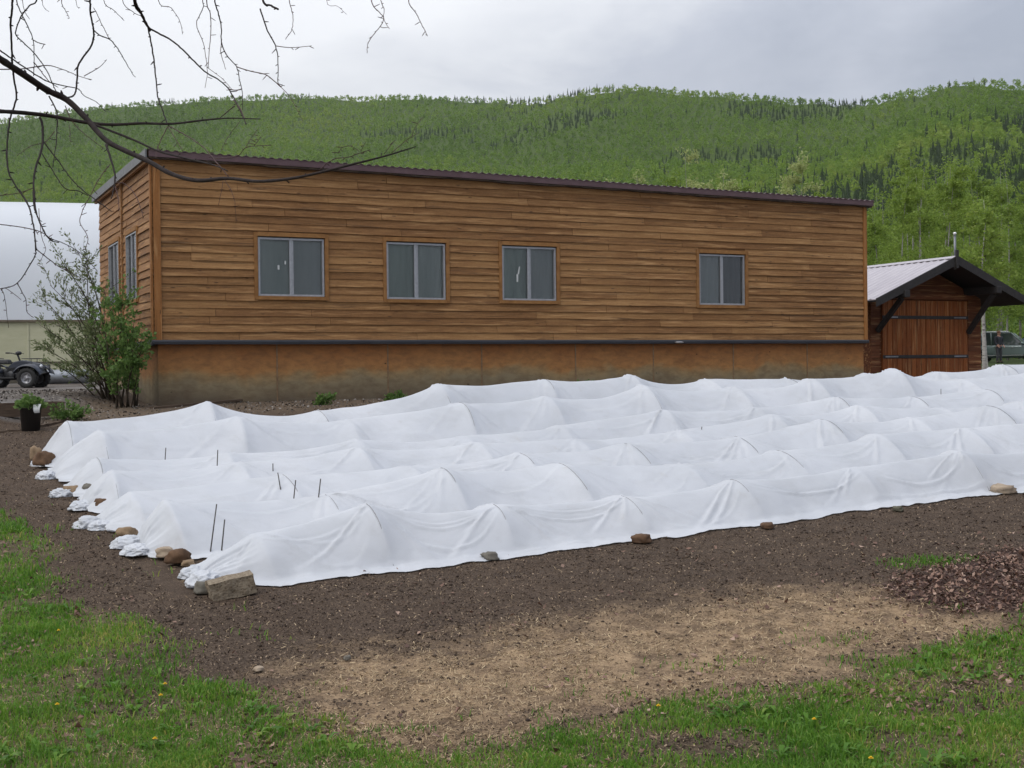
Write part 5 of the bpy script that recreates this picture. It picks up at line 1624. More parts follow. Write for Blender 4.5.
TW = [
    (c4([(65, -40), (62, 40), (55, 130), (60, 250), (68, 380), (85, 490), (60, 580), (45, 650), (35, 768)]), 2.2, 1.8),
    (c4([(35, 250), (45, 370), (95, 460), (145, 540), (170, 640), (185, 768)], 0, 100), 1.9, 1.3),
    (c4([(460, -30), (462, 30), (466, 90), (478, 160), (470, 230), (405, 325), (395, 400), (390, 460), (375, 490), (345, 500)]), 2.0, 1.6),
    (c4([(478, 150), (510, 180), (565, 205), (610, 260), (650, 330), (685, 388)]), 1.3, .6),
    (c4([(480, 40), (510, 100), (545, 170), (565, 205)]), .7, .7),
    (c4([(80, -30), (110, 70), (145, 140), (170, 210), (175, 320), (170, 390)]), 1.3, .7),
    (c4([(170, 205), (200, 220), (232, 227)]), 1.0, .9),
    (c4([(190, -20), (150, 30), (105, 90), (80, 170), (110, 210), (170, 265), (230, 345), (270, 430), (300, 500)]), 1.5, .8),
    (c4([(175, 320), (210, 365), (245, 410), (285, 440)]), 1.0, .7),
    (c4([(0, 355), (120, 352), (240, 335), (320, 355), (400, 388), (468, 410)]), 1.2, .6),
    (c4([(430, 390), (500, 350), (548, 305)]), .9, .5),
    (c4([(0, 258), (60, 300), (140, 355), (240, 415), (330, 440), (400, 455), (430, 490), (490, 520), (540, 570)]), 1.5, .6),
    (c4([(690, -20), (720, 60), (755, 130), (770, 160)]), 2.6, 2.2),
    (c4([(20, 0), (55, 70), (90, 135), (145, 170), (210, 205), (270, 255), (330, 315), (395, 375), (450, 405), (505, 455), (545, 530), (580, 600), (595, 635)], 130, 0), 2.3, 1.0),
    (c4([(92, 140), (110, 230), (125, 330), (133, 400), (140, 490), (165, 560), (185, 620), (195, 640)], 130, 0), 1.7, 1.2),
    (c4([(505, 455), (540, 462), (572, 455)], 130, 0), 1.0, .9),
    (c4([(433, -20), (450, 60), (468, 140), (468, 215), (500, 290), (545, 340), (560, 410), (575, 470), (575, 560)], 130, 0), 1.5, .7),
    (c4([(468, 215), (465, 270), (490, 355)], 130, 0), .9, .5),
    (c4([(545, 342), (620, 365), (700, 385), (768, 440)], 130, 0), 1.1, .9),
    (c5([(0, 332), (30, 340), (85, 385), (125, 425), (165, 490), (192, 548)]), .9, .4),
    (c5([(0, 40), (35, 140), (70, 205), (82, 290), (80, 370), (90, 390)]), 1.5, .7),
    (c5([(70, 207), (140, 215), (235, 207)]), .9, .5),
    (c5([(10, -10), (50, 25), (82, 42)]), 2.4, 2.0),
    (c5([(130, -20), (147, 65), (145, 130), (115, 178)]), .9, .6),
    (c5([(300, 0), (350, 28), (392, 65)]), .5, .4),
    (c5([(500, -10), (540, 55), (560, 85), (535, 130), (490, 190), (485, 240)]), 1.0, .6),
    (c5([(545, -20), (560, 40), (560, 85), (583, 130)]), .9, .5),
    (c5([(668, -10), (705, 60), (735, 120), (757, 163)]), 1.0, .6),
    (c4([(370, -20), (375, 40), (340, 125), (375, 220), (395, 345), (385, 450)], 130, 0), 1.0, .5),
    (c4([(390, -10), (412, 70), (412, 180), (400, 340)], 130, 0), 1.2, .7),
    (c4([(145, 0), (210, 40), (255, 110), (268, 175)], 130, 0), .9, .5),
    (c4([(315, -10), (335, 50), (355, 95)]), .9, .5), (c4([(530, -10), (580, 50), (632, 100)]), .9, .5),
    (c4([(215, 0), (250, 60)]), .7, .4), (c4([(388, 0), (410, 40)]), .7, .4), (c4([(115, 0), (150, 98)]), .8, .5),
    (c4([(625, -10), (680, 60), (720, 80)]), .8, .6), (c4([(395, 345), (470, 400), (520, 455)], 130, 0), .6, .4),
    # below the limbs
    (c4([(205, 90), (218, 140), (215, 240), (180, 360), (172, 440), (175, 540), (205, 630), (250, 710), (300, 730)], 0, 100), 2.6, 1.0),
    (c4([(225, 215), (290, 300), (340, 370), (400, 440), (480, 505), (570, 570)], 0, 100), 1.5, .8),
    (c4([(215, 275), (260, 345), (330, 450), (400, 465), (450, 490)], 0, 100), 1.3, .8),
    (c4([(170, 450), (100, 475), (0, 490)], 0, 100), 1.0, .7),
    (c4([(250, -20), (290, 60), (292, 150), (285, 240), (270, 345)], 0, 100), 1.6, .7),
    (c4([(545, 230), (570, 310), (588, 380), (585, 440), (570, 505)], 0, 100), 2.6, 1.0),
    (c4([(588, 440), (605, 500), (608, 570)], 0, 100), 1.1, .6),
    (c4([(562, 330), (510, 400), (470, 475), (425, 560), (410, 630), (450, 700), (435, 768)], 0, 100), 1.1, .6),
    (c4([(595, 425), (640, 430), (700, 500), (735, 605)], 0, 100), 1.0, .6),
    (c4([(335, 30), (370, 110), (440, 180), (530, 245)], 0, 100), 1.0, .5),
    (c4([(280, 160), (230, 215), (160, 235), (100, 275)], 0, 100), 1.0, .5),
    (c4([(355, 130), (360, 215)], 0, 100), .7, .5),
    (c6([(0, 240), (120, 255), (230, 275), (300, 300), (345, 335)]), 1.0, .8),
    (c6([(240, 0), (255, 160), (300, 270), (340, 330), (450, 375), (560, 440), (680, 565)]), 1.3, .6),
    (c6([(135, 0), (200, 110), (235, 260), (250, 410), (235, 480), (120, 650), (0, 690)]), 1.5, .9),
    (c6([(250, 410), (350, 490), (420, 540), (520, 590), (600, 640)]), 1.1, .5),
    (c6([(120, 650), (180, 768), (188, 850), (235, 890)]), .9, .5),
    (c6([(10, 690), (35, 760), (60, 960)]), .8, .5),
    (c6([(0, 690), (50, 690), (150, 768)]), .8, .5),
    (c6([(270, 130), (290, 330), (320, 420), (260, 520)]), .7, .4),
    # around the eaves, right of the corner
    (c4([(92, 135), (40, 240), (30, 300)], 150, 100), 1.2, .7), (c4([(95, 140), (170, 265)], 150, 100), 1.0, .6),
    (c4([(100, 135), (200, 190), (280, 250), (340, 320), (400, 390)], 150, 100), 1.2, .8),
    (c4([(330, 300), (440, 290), (490, 245), (540, 235), (615, 232)], 150, 100), 1.0, .6), (c4([(490, 245), (515, 200), (550, 150)], 150, 100), .7, .4), (c4([(535, 232), (570, 188)], 150, 100), .7, .4),
    (c4([(430, 0), (470, 60), (490, 125)], 150, 100), 1.1, .8), (c4([(435, 30), (360, 90)], 150, 100), 1.1, .8), (c4([(460, 110), (400, 190), (360, 265)], 150, 100), .6, .4),
    (c4([(375, 415), (350, 540)], 150, 100), .6, .4), (c4([(385, 410), (430, 500), (440, 630)], 150, 100), .6, .4),
    (c5([(270, 768), (330, 720), (400, 710), (455, 690), (495, 678)]), .9, .7), (c5([(455, 685), (478, 640)]), .7, .5), (c5([(450, 685), (410, 660), (370, 668), (360, 690)]), .6, .5),
    (c5([(595, 690), (660, 635), (715, 600)]), .8, .5), (c5([(685, 620), (700, 580), (735, 530)]), .7, .4), (c5([(560, 695), (612, 632)]), .7, .5),
    (c4([(555, 730), (545, 768)], 0, 0), 1.5, 1.2),
]
def bare_tree():
    bx_, by_ = -2.9, 2.4
    root = thing('bare_tree', 'bare dark branched tree reaching over the scene from the left edge', 'tree', (bx_, by_, float(G0(bx_, by_))))
    O = Vector(root.location)
    tk = MB()
    j1 = bpt(-26, 41); j2 = bpt(-26, 111)
    tp = [Vector((bx_, by_, O.z - .2)), Vector((bx_ + .03, by_, 1.2)), Vector((bx_ + .10, by_ + .05, 2.2)), Vector((bx_ + .12, by_ + .1, 3.2)), Vector((bx_ + .3, by_ + .2, 4.6)), Vector((bx_ + .35, by_ + .3, 6.5))]
    tk.tube([p - O for p in tp], [.17, .14, .12, .10, .075, .03], 14)
    # limbs feeding the visible branches, and an upper limb that carries the hanging twigs
    tk.tube([tp[3] - O, (tp[3].lerp(j1, .5) + Vector((0, 0, .12))) - O, j1 - O], [.05, .03, .0125], 10)
    tk.tube([tp[2] - O, (tp[2].lerp(j2, .5) + Vector((0, 0, .05))) - O, j2 - O], [.04, .02, .0075], 10)
    up = [tp[4]] + [bpt(x, y) for x, y in ((-120, -130), (0, -75), (140, -55), (280, -45), (440, -60))]
    tk.tube([p - O for p in up], [.05, .025, .018, .014, .010, .006], 10)
    tk.build('trunk', BR, root, fix=False)
    for pts, w0, w1 in LIMBS:
        mb = MB(); sp = smooth(pts, 5); n = len(sp); v = []; r = []
        for i, (x, y) in enumerate(sp):
            p = bpt(x, y); v.append(p - O); f = i / (n - 1)
            r.append(((w0 * (1 - f) ** .8 + w1 * (1 - (1 - f) ** .8))) * p.y / F / 2 * (1 + .12 * mnoise.noise(Vector((i * .9, w0, 1)))))
        mb.tube(v, r, 10)
        rr = random.Random(int(w0 * 10))
        for i in range(4, n - 2, 3):           # knuckles and spurs
            p = v[i]; d = Vector((rr.uniform(-1, 1), rr.uniform(-.5, .5), rr.uniform(-1, 1))).normalized()
            mb.tube([p, p + d * r[i] * 1.4, p + d * (r[i] * 1.4 + rr.uniform(.002, .009))], [r[i] * .55, r[i] * .45, .0015], 5)
        mb.build('branch', BR, root, fix=False)
    rr = random.Random(9)
    for q, (pts, w0, w1) in enumerate(TW):
        if pts[0][1] < 1: pts = [(pts[0][0] + rr.uniform(-6, 6), -52 - rr.uniform(0, 8))] + pts
        mb = MB(); sp = smooth(pts, 5); n = len(sp); v = []; r = []
        for i, (x, y) in enumerate(sp):
            p = bpt(x + rr.uniform(-.35, .35), y); v.append(p - O); f = i / (n - 1)
            r.append((w0 + (w1 - w0) * f) * 1.02 * p.y / F / 2)
        mb.tube(v, r, 6)
        for i in range(3, n, 2):               # buds and short side twigs
            if rr.random() < .75:
                p = v[i]; d = Vector((rr.choice((-1, 1)) * rr.uniform(.4, 1), rr.uniform(-.5, .5), rr.uniform(-.9, .3))).normalized()
                ln = rr.choice((.004, .005, .007, .009, .018))
                mb.tube([p, p + d * ln * .6, p + d * ln], [r[i] * .8, max(r[i] * .75, .0011), .0007], 5)
        mb.build('twig', BR if w0 > 1.25 else RED, root, fix=False)
bare_tree()
# ---------------------------------------------------------------- quad bike
RUBBER = simple('tyre_rubber', (.022, .022, .022), (.035, .034, .032), .85, 0, 25, .2, .3)
RIMM = simple('wheel_rim', (.28, .28, .29), (.20, .20, .21), .4, .6, 20)
BODYB = simple('dark_blue_plastic', (.022, .028, .045), (.016, .020, .034), .35, 0, 6, 0, .5)
BLACKP = simple('black_plastic', (.018, .018, .019), (.03, .03, .03), .6, 0, 12)
STEELD = simple('dark_steel', (.07, .07, .072), (.04, .04, .042), .5, .5, 18)
LAMP = simple('lamp_lens', (.62, .64, .66), (.5, .52, .55), .15, 0, 6, 0, .8)

def wheel(root, c, r, w, axis_rot, name='wheel', lugs=0, spokes=5):
    M = Matrix.Translation(Vector(c)) @ axis_rot.to_4x4()
    t = MB()
    prof = [(r * .56, -w * .42), (r * .78, -w * .5), (r * .93, -w * .46), (r, -w * .34), (r, w * .34), (r * .93, w * .46), (r * .78, w * .5), (r * .56, w * .42)]
    t.lathe(prof, M, 28, .5, True, True)
    if lugs:
        for k in range(lugs):
            a = 6.283 * k / lugs
            for sd in (-1, 1):
                q = Matrix.Rotation(a + (.5 if sd > 0 else 0) * 6.283 / lugs, 4, 'Z')
                p = M @ q @ Vector((r * 1.0, 0, sd * w * .2))
                t.box(p, (.028, .035, w * .36), (M @ q).to_3x3(), .5)
    wo = t.build(name, RUBBER, root)
    q = MB()
    q.lathe([(0.001, w * .30), (r * .14, w * .30), (r * .18, w * .20), (r * .40, w * .12), (r * .50, w * .36), (r * .565, w * .42), (r * .565, -w * .42), (r * .50, -w * .3), (0.001, -w * .2)], M, 24)
    for k in range(spokes):
        a = 6.283 * k / spokes
        p = M @ Vector((math.cos(a) * r * .30, math.sin(a) * r * .30, w * .20))
        q.box(p, (r * .34, r * .10, .02), (M @ Matrix.Rotation(a, 4, 'Z')).to_3x3(), .5, .004)
    q.build('rim', RIMM, wo)
    return wo

def quad():
    P = at_y(29.5, 388, 38.0); z = bz(P[0], P[1])
    # local: x forward (to the right), y away from the camera, z up; front wheel centre at x = .62
    rz = R(-4)
    org = Vector((P[0] - .62, P[1] + .4, z))
    root = thing('quad_bike', 'dark blue quad bike parked on gravel at the left picture edge', 'quad bike', org, rz)
    rot = Matrix.Rotation(R(90), 3, 'X')
    for x, yy in ((.62, -.42), (.62, .42), (-.62, -.42), (-.62, .42)):
        ax = Matrix.Rotation(R(90), 3, 'X') if yy < 0 else Matrix.Rotation(R(-90), 3, 'X')
        wheel(root, (x, yy, .29), .29, .22, ax, 'wheel', 16)
    am = lambda u, v, d: (u, d, v)
    fr = MB()
    fr.tube([(-.75, 0, .32), (-.3, 0, .28), (.3, 0, .28), (.75, 0, .34)], .045, 8)
    for yy in (-.16, .16):
        fr.tube([(-.7, yy, .45), (-.2, yy, .30), (.35, yy, .30), (.75, yy, .42), (.82, yy, .60)], .022, 8)
    for x in (.62, -.62):
        fr.tube([(x, -.40, .29), (x, .40, .29)], .03, 8)
        for yy in (-.26, .26): fr.tube([(x - .04, yy, .32), (x - .08, yy * .7, .66)], .035, 8)
    fr.build('chassis', STEELD, root)
    en = MB(); en.box((-.02, 0, .42), (.46, .34, .30), None, .5, .04)
    for k in range(6): en.box((.02, 0, .50 + .02 * k), (.26, .38, .008), None, .5)
    en.sphere((.02, -.19, .38), (.13, .06, .13)); en.build('engine', STEELD, root)
    # main body: tank, nose
    b = MB()
    b.prism([(-.12, .62), (.10, .78), (.34, .82), (.62, .76), (.86, .70), (.97, .60), (.94, .54), (.70, .60), (.45, .58), (.2, .50), (-.10, .52)], am, -.15, .15, .5)
    bo = b.build('body', BODYB, root)
    bv = bo.modifiers.new('bevel', 'BEVEL'); bv.width = .03; bv.segments = 3
    # fenders: arched plates over each wheel
    for x in (.62, -.62):
        for sd in (-1, 1):
            f = MB(); n = 12; vs = []
            for i in range(n + 1):
                a = R(12 + 150 * i / n) if x > 0 else R(18 + 150 * i / n)
                rx, rzz = .43, .36
                px, pz = x + rx * math.cos(a), .30 + rzz * math.sin(a) + .05
                for yy, dz in ((.13, .02), (.36, .0), (.50, -.02), (.53, -.06)):
                    vs.append((px, sd * yy, pz + dz)); 
            for i in range(n + 1):
                for q in range(4):
                    p = vs[i * 4 + q]; vs.append((p[0] * 1.0, p[1], p[2] - .015))
            N = (n + 1) * 4; fs = []
            for i in range(n):
                for q in range(3):
                    k = i * 4 + q; fs.append((k, k + 1, k + 5, k + 4)); fs.append((N + k, N + k + 4, N + k + 5, N + k + 1))
            for i in range(n):
                k = i * 4; fs.append((k, k + 4, N + k + 4, N + k)); fs.append((k + 3, N + k + 3, N + k + 7, k + 7))
            for q in range(3): fs.append((q, N + q, N + q + 1, q + 1)); fs.append((n * 4 + q, n * 4 + q + 1, N + n * 4 + q + 1, N + n * 4 + q))
            f.add(vs, fs, .5, True); f.build('fender', BODYB, root)
    st = MB(); st.box((-.40, 0, .78), (.68, .30, .14), None, .5, .05, .85); st.build('seat', BLACKP, root)
    for sd in (-1, 1):
        fw = MB(); fw.box((0, sd * .34, .30), (.46, .24, .03), None, .5, .008); fw.prism([(-.22, .30), (-.34, .62), (-.30, .64), (-.16, .30)], am, sd * .24, sd * .44)
        fw.build('footwell', BLACKP, root)
    hb = MB()
    hb.tube([(.22, 0, .78), (.14, 0, .98)], .03, 8)
    hb.tube([(.02, -.40, 1.03), (.08, -.26, 1.03), (.15, -.10, .99), (.15, .10, .99), (.08, .26, 1.03), (.02, .40, 1.03)], .014, 8)
    hbo = hb.build('handlebar', BLACKP, root)
    for sd in (-1, 1):
        g = MB(); g.tube([(.045, sd * .32, 1.03), (-.01, sd * .44, 1.03)], .022, 10); g.tube([(.09, sd * .28, 1.03), (.16, sd * .36, 1.02), (.13, sd * .42, 1.01)], .007, 6)
        g.build('grip', BLACKP, hbo)
    g = MB(); g.sphere((.17, 0, 1.03), (.09, .10, .06)); g.build('instrument_pod', BLACKP, hbo)
    for x0, x1, zz, nm in ((.42, .86, .86, 'front_rack'), (-.95, -.45, .88, 'rear_rack')):
        rk = MB()
        for yy in (-.34, -.17, 0, .17, .34): rk.tube([(x0, yy, zz), (x1, yy, zz)], .010, 6)
        rk.tube([(x0, -.34, zz), (x0, .34, zz)], .012, 6); rk.tube([(x1, -.34, zz), (x1, .34, zz)], .012, 6)
        for yy in (-.2, .2): rk.tube([((x0 + x1) / 2, yy, zz), ((x0 + x1) / 2, yy, zz - .14)], .010, 6)
        rk.build(nm, STEELD, root)
    bp = MB()
    bp.tube([(.80, -.24, .40), (1.0, -.22, .44), (1.03, -.20, .66), (.90, -.18, .74)], .016, 8); bp.tube([(.80, .24, .40), (1.0, .22, .44), (1.03, .20, .66), (.90, .18, .74)], .016, 8)
    for zz in (.46, .56, .65): bp.tube([(1.01, -.22, zz), (1.01, .22, zz)], .012, 8)
    bp.build('bumper', STEELD, root)
    for sd in (-1, 1):
        h = MB(); h.sphere((.95, sd * .21, .63), (.05, .08, .06)); h.build('headlight', LAMP, root)
    return root
quad()

# ---------------------------------------------------------------- culvert pipe on the gravel
def culvert():
    a = at_y(42, 383, 43.5); b = at_y(80, 382, 44.0)
    z = bz(a[0], a[1]) + .24
    root = thing('culvert_pipe', 'grey ribbed metal pipe lying at the foot of the cream wall', 'pipe', (a[0], a[1], z))
    d = Vector((b[0] - a[0] + .3, b[1] - a[1], 0)); L = d.length; d.normalize()
    rot = d.to_track_quat('Z', 'Y').to_matrix().to_4x4()
    prof = []
    n = int(L / .05)
    for i in range(n): prof.append((.235 + (.016 if i % 2 else 0), L * i / n))
    inner = [(.22, L), (.22, 0)]
    m = MB(); m.lathe(prof + inner, rot, 24, .5, True, True)
    m.build('pipe_body', simple('galvanised_culvert', (.34, .36, .38), (.24, .25, .27), .45, .6, 6), root)
culvert()

# ---------------------------------------------------------------- pot with plant, tag; timbers
def pot():
    P = gp(27, 432); z = float(Gz(P[0], P[1])); s = P[1] / F
    r = 10.5 * s; h = 25 * s
    root = thing('potted_plant', 'black nursery pot with leafy green plant and a white tag', 'potted plant', (P[0], P[1] + r, z))
    m = MB(); m.lathe([(0.001, 0), (r * .84, 0), (r * .98, h * .9), (r * 1.04, h * .9), (r * 1.05, h), (r * .97, h), (r * .95, h * .86), (0.001, h * .86)], None, 28)
    m.build('pot', simple('black_pot', (.018, .016, .016), (.03, .025, .024), .55, 0, 8), root)
    so = MB(); so.lathe([(r * .94, h * .875), (0.001, h * .885)], None, 20); so.build('soil', simple('pot_soil', (.03, .02, .014), (.05, .035, .025), .95), root)
    rg = np.random.default_rng(3); n = 520
    an = rg.random(n) * 6.283; rr = r * 1.25 * rg.random(n) ** .5; hh = h * .9 + (.03 + .17 * rg.random(n)) * (1.15 - rr / (r * 1.6))
    c = np.stack([np.cos(an) * rr, np.sin(an) * rr, hh], 1)
    a = np.stack([np.cos(an), np.sin(an), .5 + 0 * an], 1) + rg.normal(0, .5, (n, 3)); a /= np.linalg.norm(a, axis=1)[:, None]
    b = np.cross(a, rg.normal(0, 1, (n, 3))); b /= np.linalg.norm(b, axis=1)[:, None]
    L = .06 * rg.uniform(.6, 1.3, n)[:, None]
    V = np.stack([c, c + a * L * .5 - b * L * .36, c + a * L, c + a * L * .5 + b * L * .36], 1).reshape(-1, 3)
    np_mesh('foliage', V, np.arange(len(V)).reshape(-1, 4), CURR, rg.uniform(.2, .9, n), False, root)
    st = MB()
    for k in range(9):
        q = rg.random() * 6.28; st.tube([(0, 0, h * .86), (math.cos(q) * r * .5, math.sin(q) * r * .5, h * 1.1), (math.cos(q) * r * .9, math.sin(q) * r * .9, h * 1.3)], [.005, .004, .002], 5)
    st.build('stems', STEM, root, fix=False)
    tg = MB(); n = 6; vs = []
    for i in range(n + 1):
        f = i / n
        vs += [(r * .62 + .02 * f, -r * .86 - .05 * math.sin(f * 2.4), h * 1.12 - .13 * f), (r * .62 + .10 - .01 * f, -r * .76 - .05 * math.sin(f * 2.4), h * 1.10 - .12 * f)]
    tg.add(vs, [(2 * i, 2 * i + 1, 2 * i + 3, 2 * i + 2) for i in range(n)], .5, True)
    vs2 = [(x, y + .004, zz) for x, y, zz in vs]; tg.add(vs2, [(2 * i, 2 * i + 1, 2 * i + 3, 2 * i + 2) for i in range(n)], .5, True)
    tg.build('tag', OFFWHITE, root)
pot()

TIMB = simple('weathered_timber', (.115, .080, .055), (.055, .038, .027), .9, 0, 6, .4, .2, (.6, 8, 8))
def timber(a, b, h, w, lab, up=0.0, yaw_lift=0):
    A = gp(*a); B = gp(*b)
    mid = (A + B) / 2; L = float(np.hypot(B[0] - A[0], B[1] - A[1])); an = math.atan2(B[1] - A[1], B[0] - A[0])
    zm = float(Gz(mid[0], mid[1]))
    bm = bmesh.new(); bmesh.ops.create_cube(bm, size=1)
    bmesh.ops.subdivide_edges(bm, edges=[e for e in bm.edges if abs((e.verts[0].co - e.verts[1].co).x) > .5], cuts=14)
    mb = MB()
    for v in bm.verts:
        v.co = Vector((v.co.x * L, v.co.y * w, v.co.z * h)) + Vector((0, mnoise.noise(v.co * 7) * .012, mnoise.noise(v.co * 5 + Vector((4, 4, 4))) * .014))
    bm.verts.index_update(); mb.add([v.co for v in bm.verts], [[v.index for v in f.verts] for f in bm.faces]); bm.free()
    o = mb.build('landscape_timber', TIMB)
    o.location = (mid[0], mid[1], zm + h / 2 - .02 + up); o.rotation_euler = (0, math.atan2(-(B[2] - A[2]), L) * .5, an)
    return tagset(o, lab, 'timber', 'old timbers edging the raised gravel')
timber((-60, 422), (64, 417), .21, .12, 'thick old timber edging the raised gravel behind the potted plant', .0)
timber((-50, 437), (20, 431), .05, .09, 'thin weathered board lying left of the pot on the soil')
timber((38, 428), (62, 422), .05, .09, 'thin weathered board lying right of the pot on the soil')
def plank():
    # plank by the wall foot, just behind the rear cover
    A = at_y(152, 407, 20.9); B = at_y(250, 402, 22.4)
    L = float(np.hypot(B[0] - A[0], B[1] - A[1]))
    mb = MB(); mb.box((0, 0, 0), (L, .14, .045), None, .5, .008)
    o = mb.build('plank', TIMB); o.location = ((A[0] + B[0]) / 2, (A[1] + B[1]) / 2, bz((A[0] + B[0]) / 2, (A[1] + B[1]) / 2) + .02)
    o.rotation_euler = (0, -.05, math.atan2(B[1] - A[1], B[0] - A[0])); tagset(o, 'weathered plank lying on the soil along the foot of the wall', 'plank')
plank()

# ---------------------------------------------------------------- parked cars
def carpaint(name, c, rough=.25):
    if name in MATS: return MATS[name]
    m = bpy.data.materials.new(name); t = NT(m)
    q = t.n('ShaderNodeBsdfPrincipled'); q.inputs['Base Color'].default_value = (*c, 1); q.inputs['Roughness'].default_value = rough; q.inputs['Metallic'].default_value = .1; q.inputs['Coat Weight'].default_value = .6
    t.out(q.outputs[0]); MATS[name] = m; return m
CARGLASS = simple('car_glass', (.035, .045, .048), (.03, .04, .042), .06, 0, 2, 0, .9)
CHROME = simple('bright_trim', (.55, .56, .57), (.45, .46, .47), .25, .8, 9)
TAIL = simple('tail_lens', (.30, .02, .02), (.22, .015, .015), .2, 0, 6, 0, .7)

def loft(mb, secs, tone=.5):
    """secs: list of closed rings of equal length"""
    n = len(secs[0]); vs = [p for s in secs for p in s]; fs = []
    for i in range(len(secs) - 1):
        for k in range(n): fs.append((i * n + k, i * n + (k + 1) % n, (i + 1) * n + (k + 1) % n, (i + 1) * n + k))
    fs.append(tuple(range(n))[::-1]); fs.append(tuple((len(secs) - 1) * n + k for k in range(n)))
    mb.add(vs, fs, tone, True)

def car(label, cat, x, y, z, rz, paint, L=4.75, W=1.86, H=1.75, suv=True, group=None):
    """local x towards the nose"""
    root = thing('parked_car', label, cat, (x, y, z), rz, group)
    h2 = W / 2; bel = H * .56; cl = .24
    b = MB(); secs = []
    prof = [(-L / 2, bel * .82, .80), (-L / 2 + .06, bel * 1.0, .93), (-L / 2 + .4, bel * 1.03, 1.0), (-.6, bel * 1.02, 1.0), (.75, bel * 1.0, 1.0), (L / 2 - .9, bel * .98, .99), (L / 2 - .35, bel * .92, .95), (L / 2 - .06, bel * .80, .86), (L / 2, bel * .66, .76)]
    for px, top, wk in prof:
        w = h2 * wk
        secs.append([(px, -w * .86, cl), (px, -w * .98, cl + .16), (px, -w, bel * .62), (px, -w * .96, top * .93), (px, -w * .86, top), (px, w * .86, top), (px, w * .96, top * .93), (px, w, bel * .62), (px, w * .98, cl + .16), (px, w * .86, cl)])
    loft(b, secs); b.build('body', paint, root)
    # cabin pillars and roof; glass inset
    zr = H
    xr0, xr1 = (-L / 2 + .32, .35) if suv else (-1.0, .25)
    xb0, xb1 = (-L / 2 + .10, 1.15) if suv else (-1.7, 1.05)
    def cab(k):
        o = []
        for sx, sz, wk in ((xb0, bel, .90), (xr0, zr - .06, .74), (xr0 + .25, zr, .70), (xr1 - .2, zr, .70), (xr1, zr - .05, .74), (xb1, bel, .90)):
            o.append((sx, sz, wk))
        return o
    g = MB(); ring = cab(0); nL = len(ring)
    vs = [(a, -h2 * w, c - .01) for a, c, w in ring] + [(a, h2 * w, c - .01) for a, c, w in ring]
    g.add(vs, [tuple(range(nL))[::-1], tuple(range(nL, 2 * nL))] + [(i, (i + 1) % nL, nL + (i + 1) % nL, nL + i) for i in range(nL)], .5)
    go = g.build('windows', CARGLASS, root)
    p = MB()
    rf = [(xr0 - .04, zr - .07, .745), (xr0 + .22, zr + .012, .71), (xr1 - .18, zr + .012, .71), (xr1 + .04, zr - .06, .745)]
    vs = [(a, -h2 * w, c) for a, c, w in rf] + [(a, h2 * w, c) for a, c, w in rf] + [(a, -h2 * w, c - .05) for a, c, w in rf] + [(a, h2 * w, c - .05) for a, c, w in rf]
    fs = [(i, i + 1, 5 + i, 4 + i) for i in range(3)] + [(8 + i, 12 + i, 13 + i, 9 + i) for i in range(3)] + [(i, 8 + i, 9 + i, i + 1) for i in range(3)] + [(4 + i, 5 + i, 13 + i, 12 + i) for i in range(3)] + [(0, 4, 12, 8), (3, 11, 15, 7)]
    p.add(vs, fs)
    for sd in (-1, 1):
        def pil(a, c, w=.06):
            p.tube([(a[0], sd * h2 * a[2], a[1]), (c[0], sd * h2 * c[2], c[1])], w / 2, 6)
        pil((xb0 + .04, bel, .905), (xr0 + .02, zr - .05, .75), .10); pil((xb1, bel, .905), (xr1, zr - .05, .75), .07)
        mx = (xr0 + xr1) / 2 + .12
        pil((mx, bel, .905), (mx - .05, zr - .02, .735), .07)
        if suv: pil((xb0 + .95, bel, .905), (xr0 + .78, zr - .02, .735), .08)
    p.build('roof', paint, root)
    for sd in (-1, 1):
        for q, (x0, x1) in enumerate(((-.62, .28), (.32, 1.18))):
            d = MB(); d.prism([(x0, cl + .2), (x1, cl + .2), (x1, bel * .9), (x0, bel * .9)], lambda u, v, dd: (u, dd, v), sd * (h2 - .012), sd * (h2 + .006))
            do = d.build('door', paint, root)
            h = MB(); h.box((x0 + .14, sd * (h2 + .02), bel * .84), (.18, .03, .03), None, .5, .008); h.build('handle', CHROME, do)
        t = MB(); t.box((.25, sd * (h2 + .012), cl + .16), (L * .56, .02, .05)); t.build('side_trim', CHROME, root)
        m_ = MB(); m_.sphere((1.02, sd * (h2 + .09), bel + .10), (.09, .11, .08)); m_.build('wing_mirror', paint, root)
        hl = MB(); hl.sphere((L / 2 - .16, sd * h2 * .70, bel * .74), (.16, .18, .09)); hl.build('headlight', LAMP, root)
        tl = MB(); tl.sphere((-L / 2 + .06, sd * h2 * .80, bel * .88), (.06, .12, .16)); tl.build('tail_light', TAIL, root)
        for x_ in (1.42, -1.38):
            ax = Matrix.Rotation(R(90), 3, 'X') if sd < 0 else Matrix.Rotation(R(-90), 3, 'X')
            ar = MB(); ar.lathe([(.40, -.02), (.40, .10), (.02, .10)], Matrix.Translation((x_, sd * (h2 - .10), .36)) @ (ax.to_4x4()), 22); ar.build('wheel_arch', BLACKP, root)
            wheel(root, (x_, sd * (h2 - .06), .35), .35, .23, ax, 'wheel', 0, 6)
        if suv:
            rr_ = MB(); rr_.tube([(xr0 + .2, sd * h2 * .62, zr), (xr0 + .28, sd * h2 * .62, zr + .06), (xr1 - .3, sd * h2 * .62, zr + .06), (xr1 - .2, sd * h2 * .62, zr)], .014, 6); rr_.build('roof_rail', CHROME, root)
    bp = MB(); bp.box((L / 2 - .02, 0, .42), (.12, W * .78, .20), None, .5, .04); bp.box((-L / 2 + .02, 0, .42), (.12, W * .82, .20), None, .5, .04); bp.build('bumper', BLACKP, root)
    return root
Yc = 80.0
p = at_y(1006, 363, Yc)
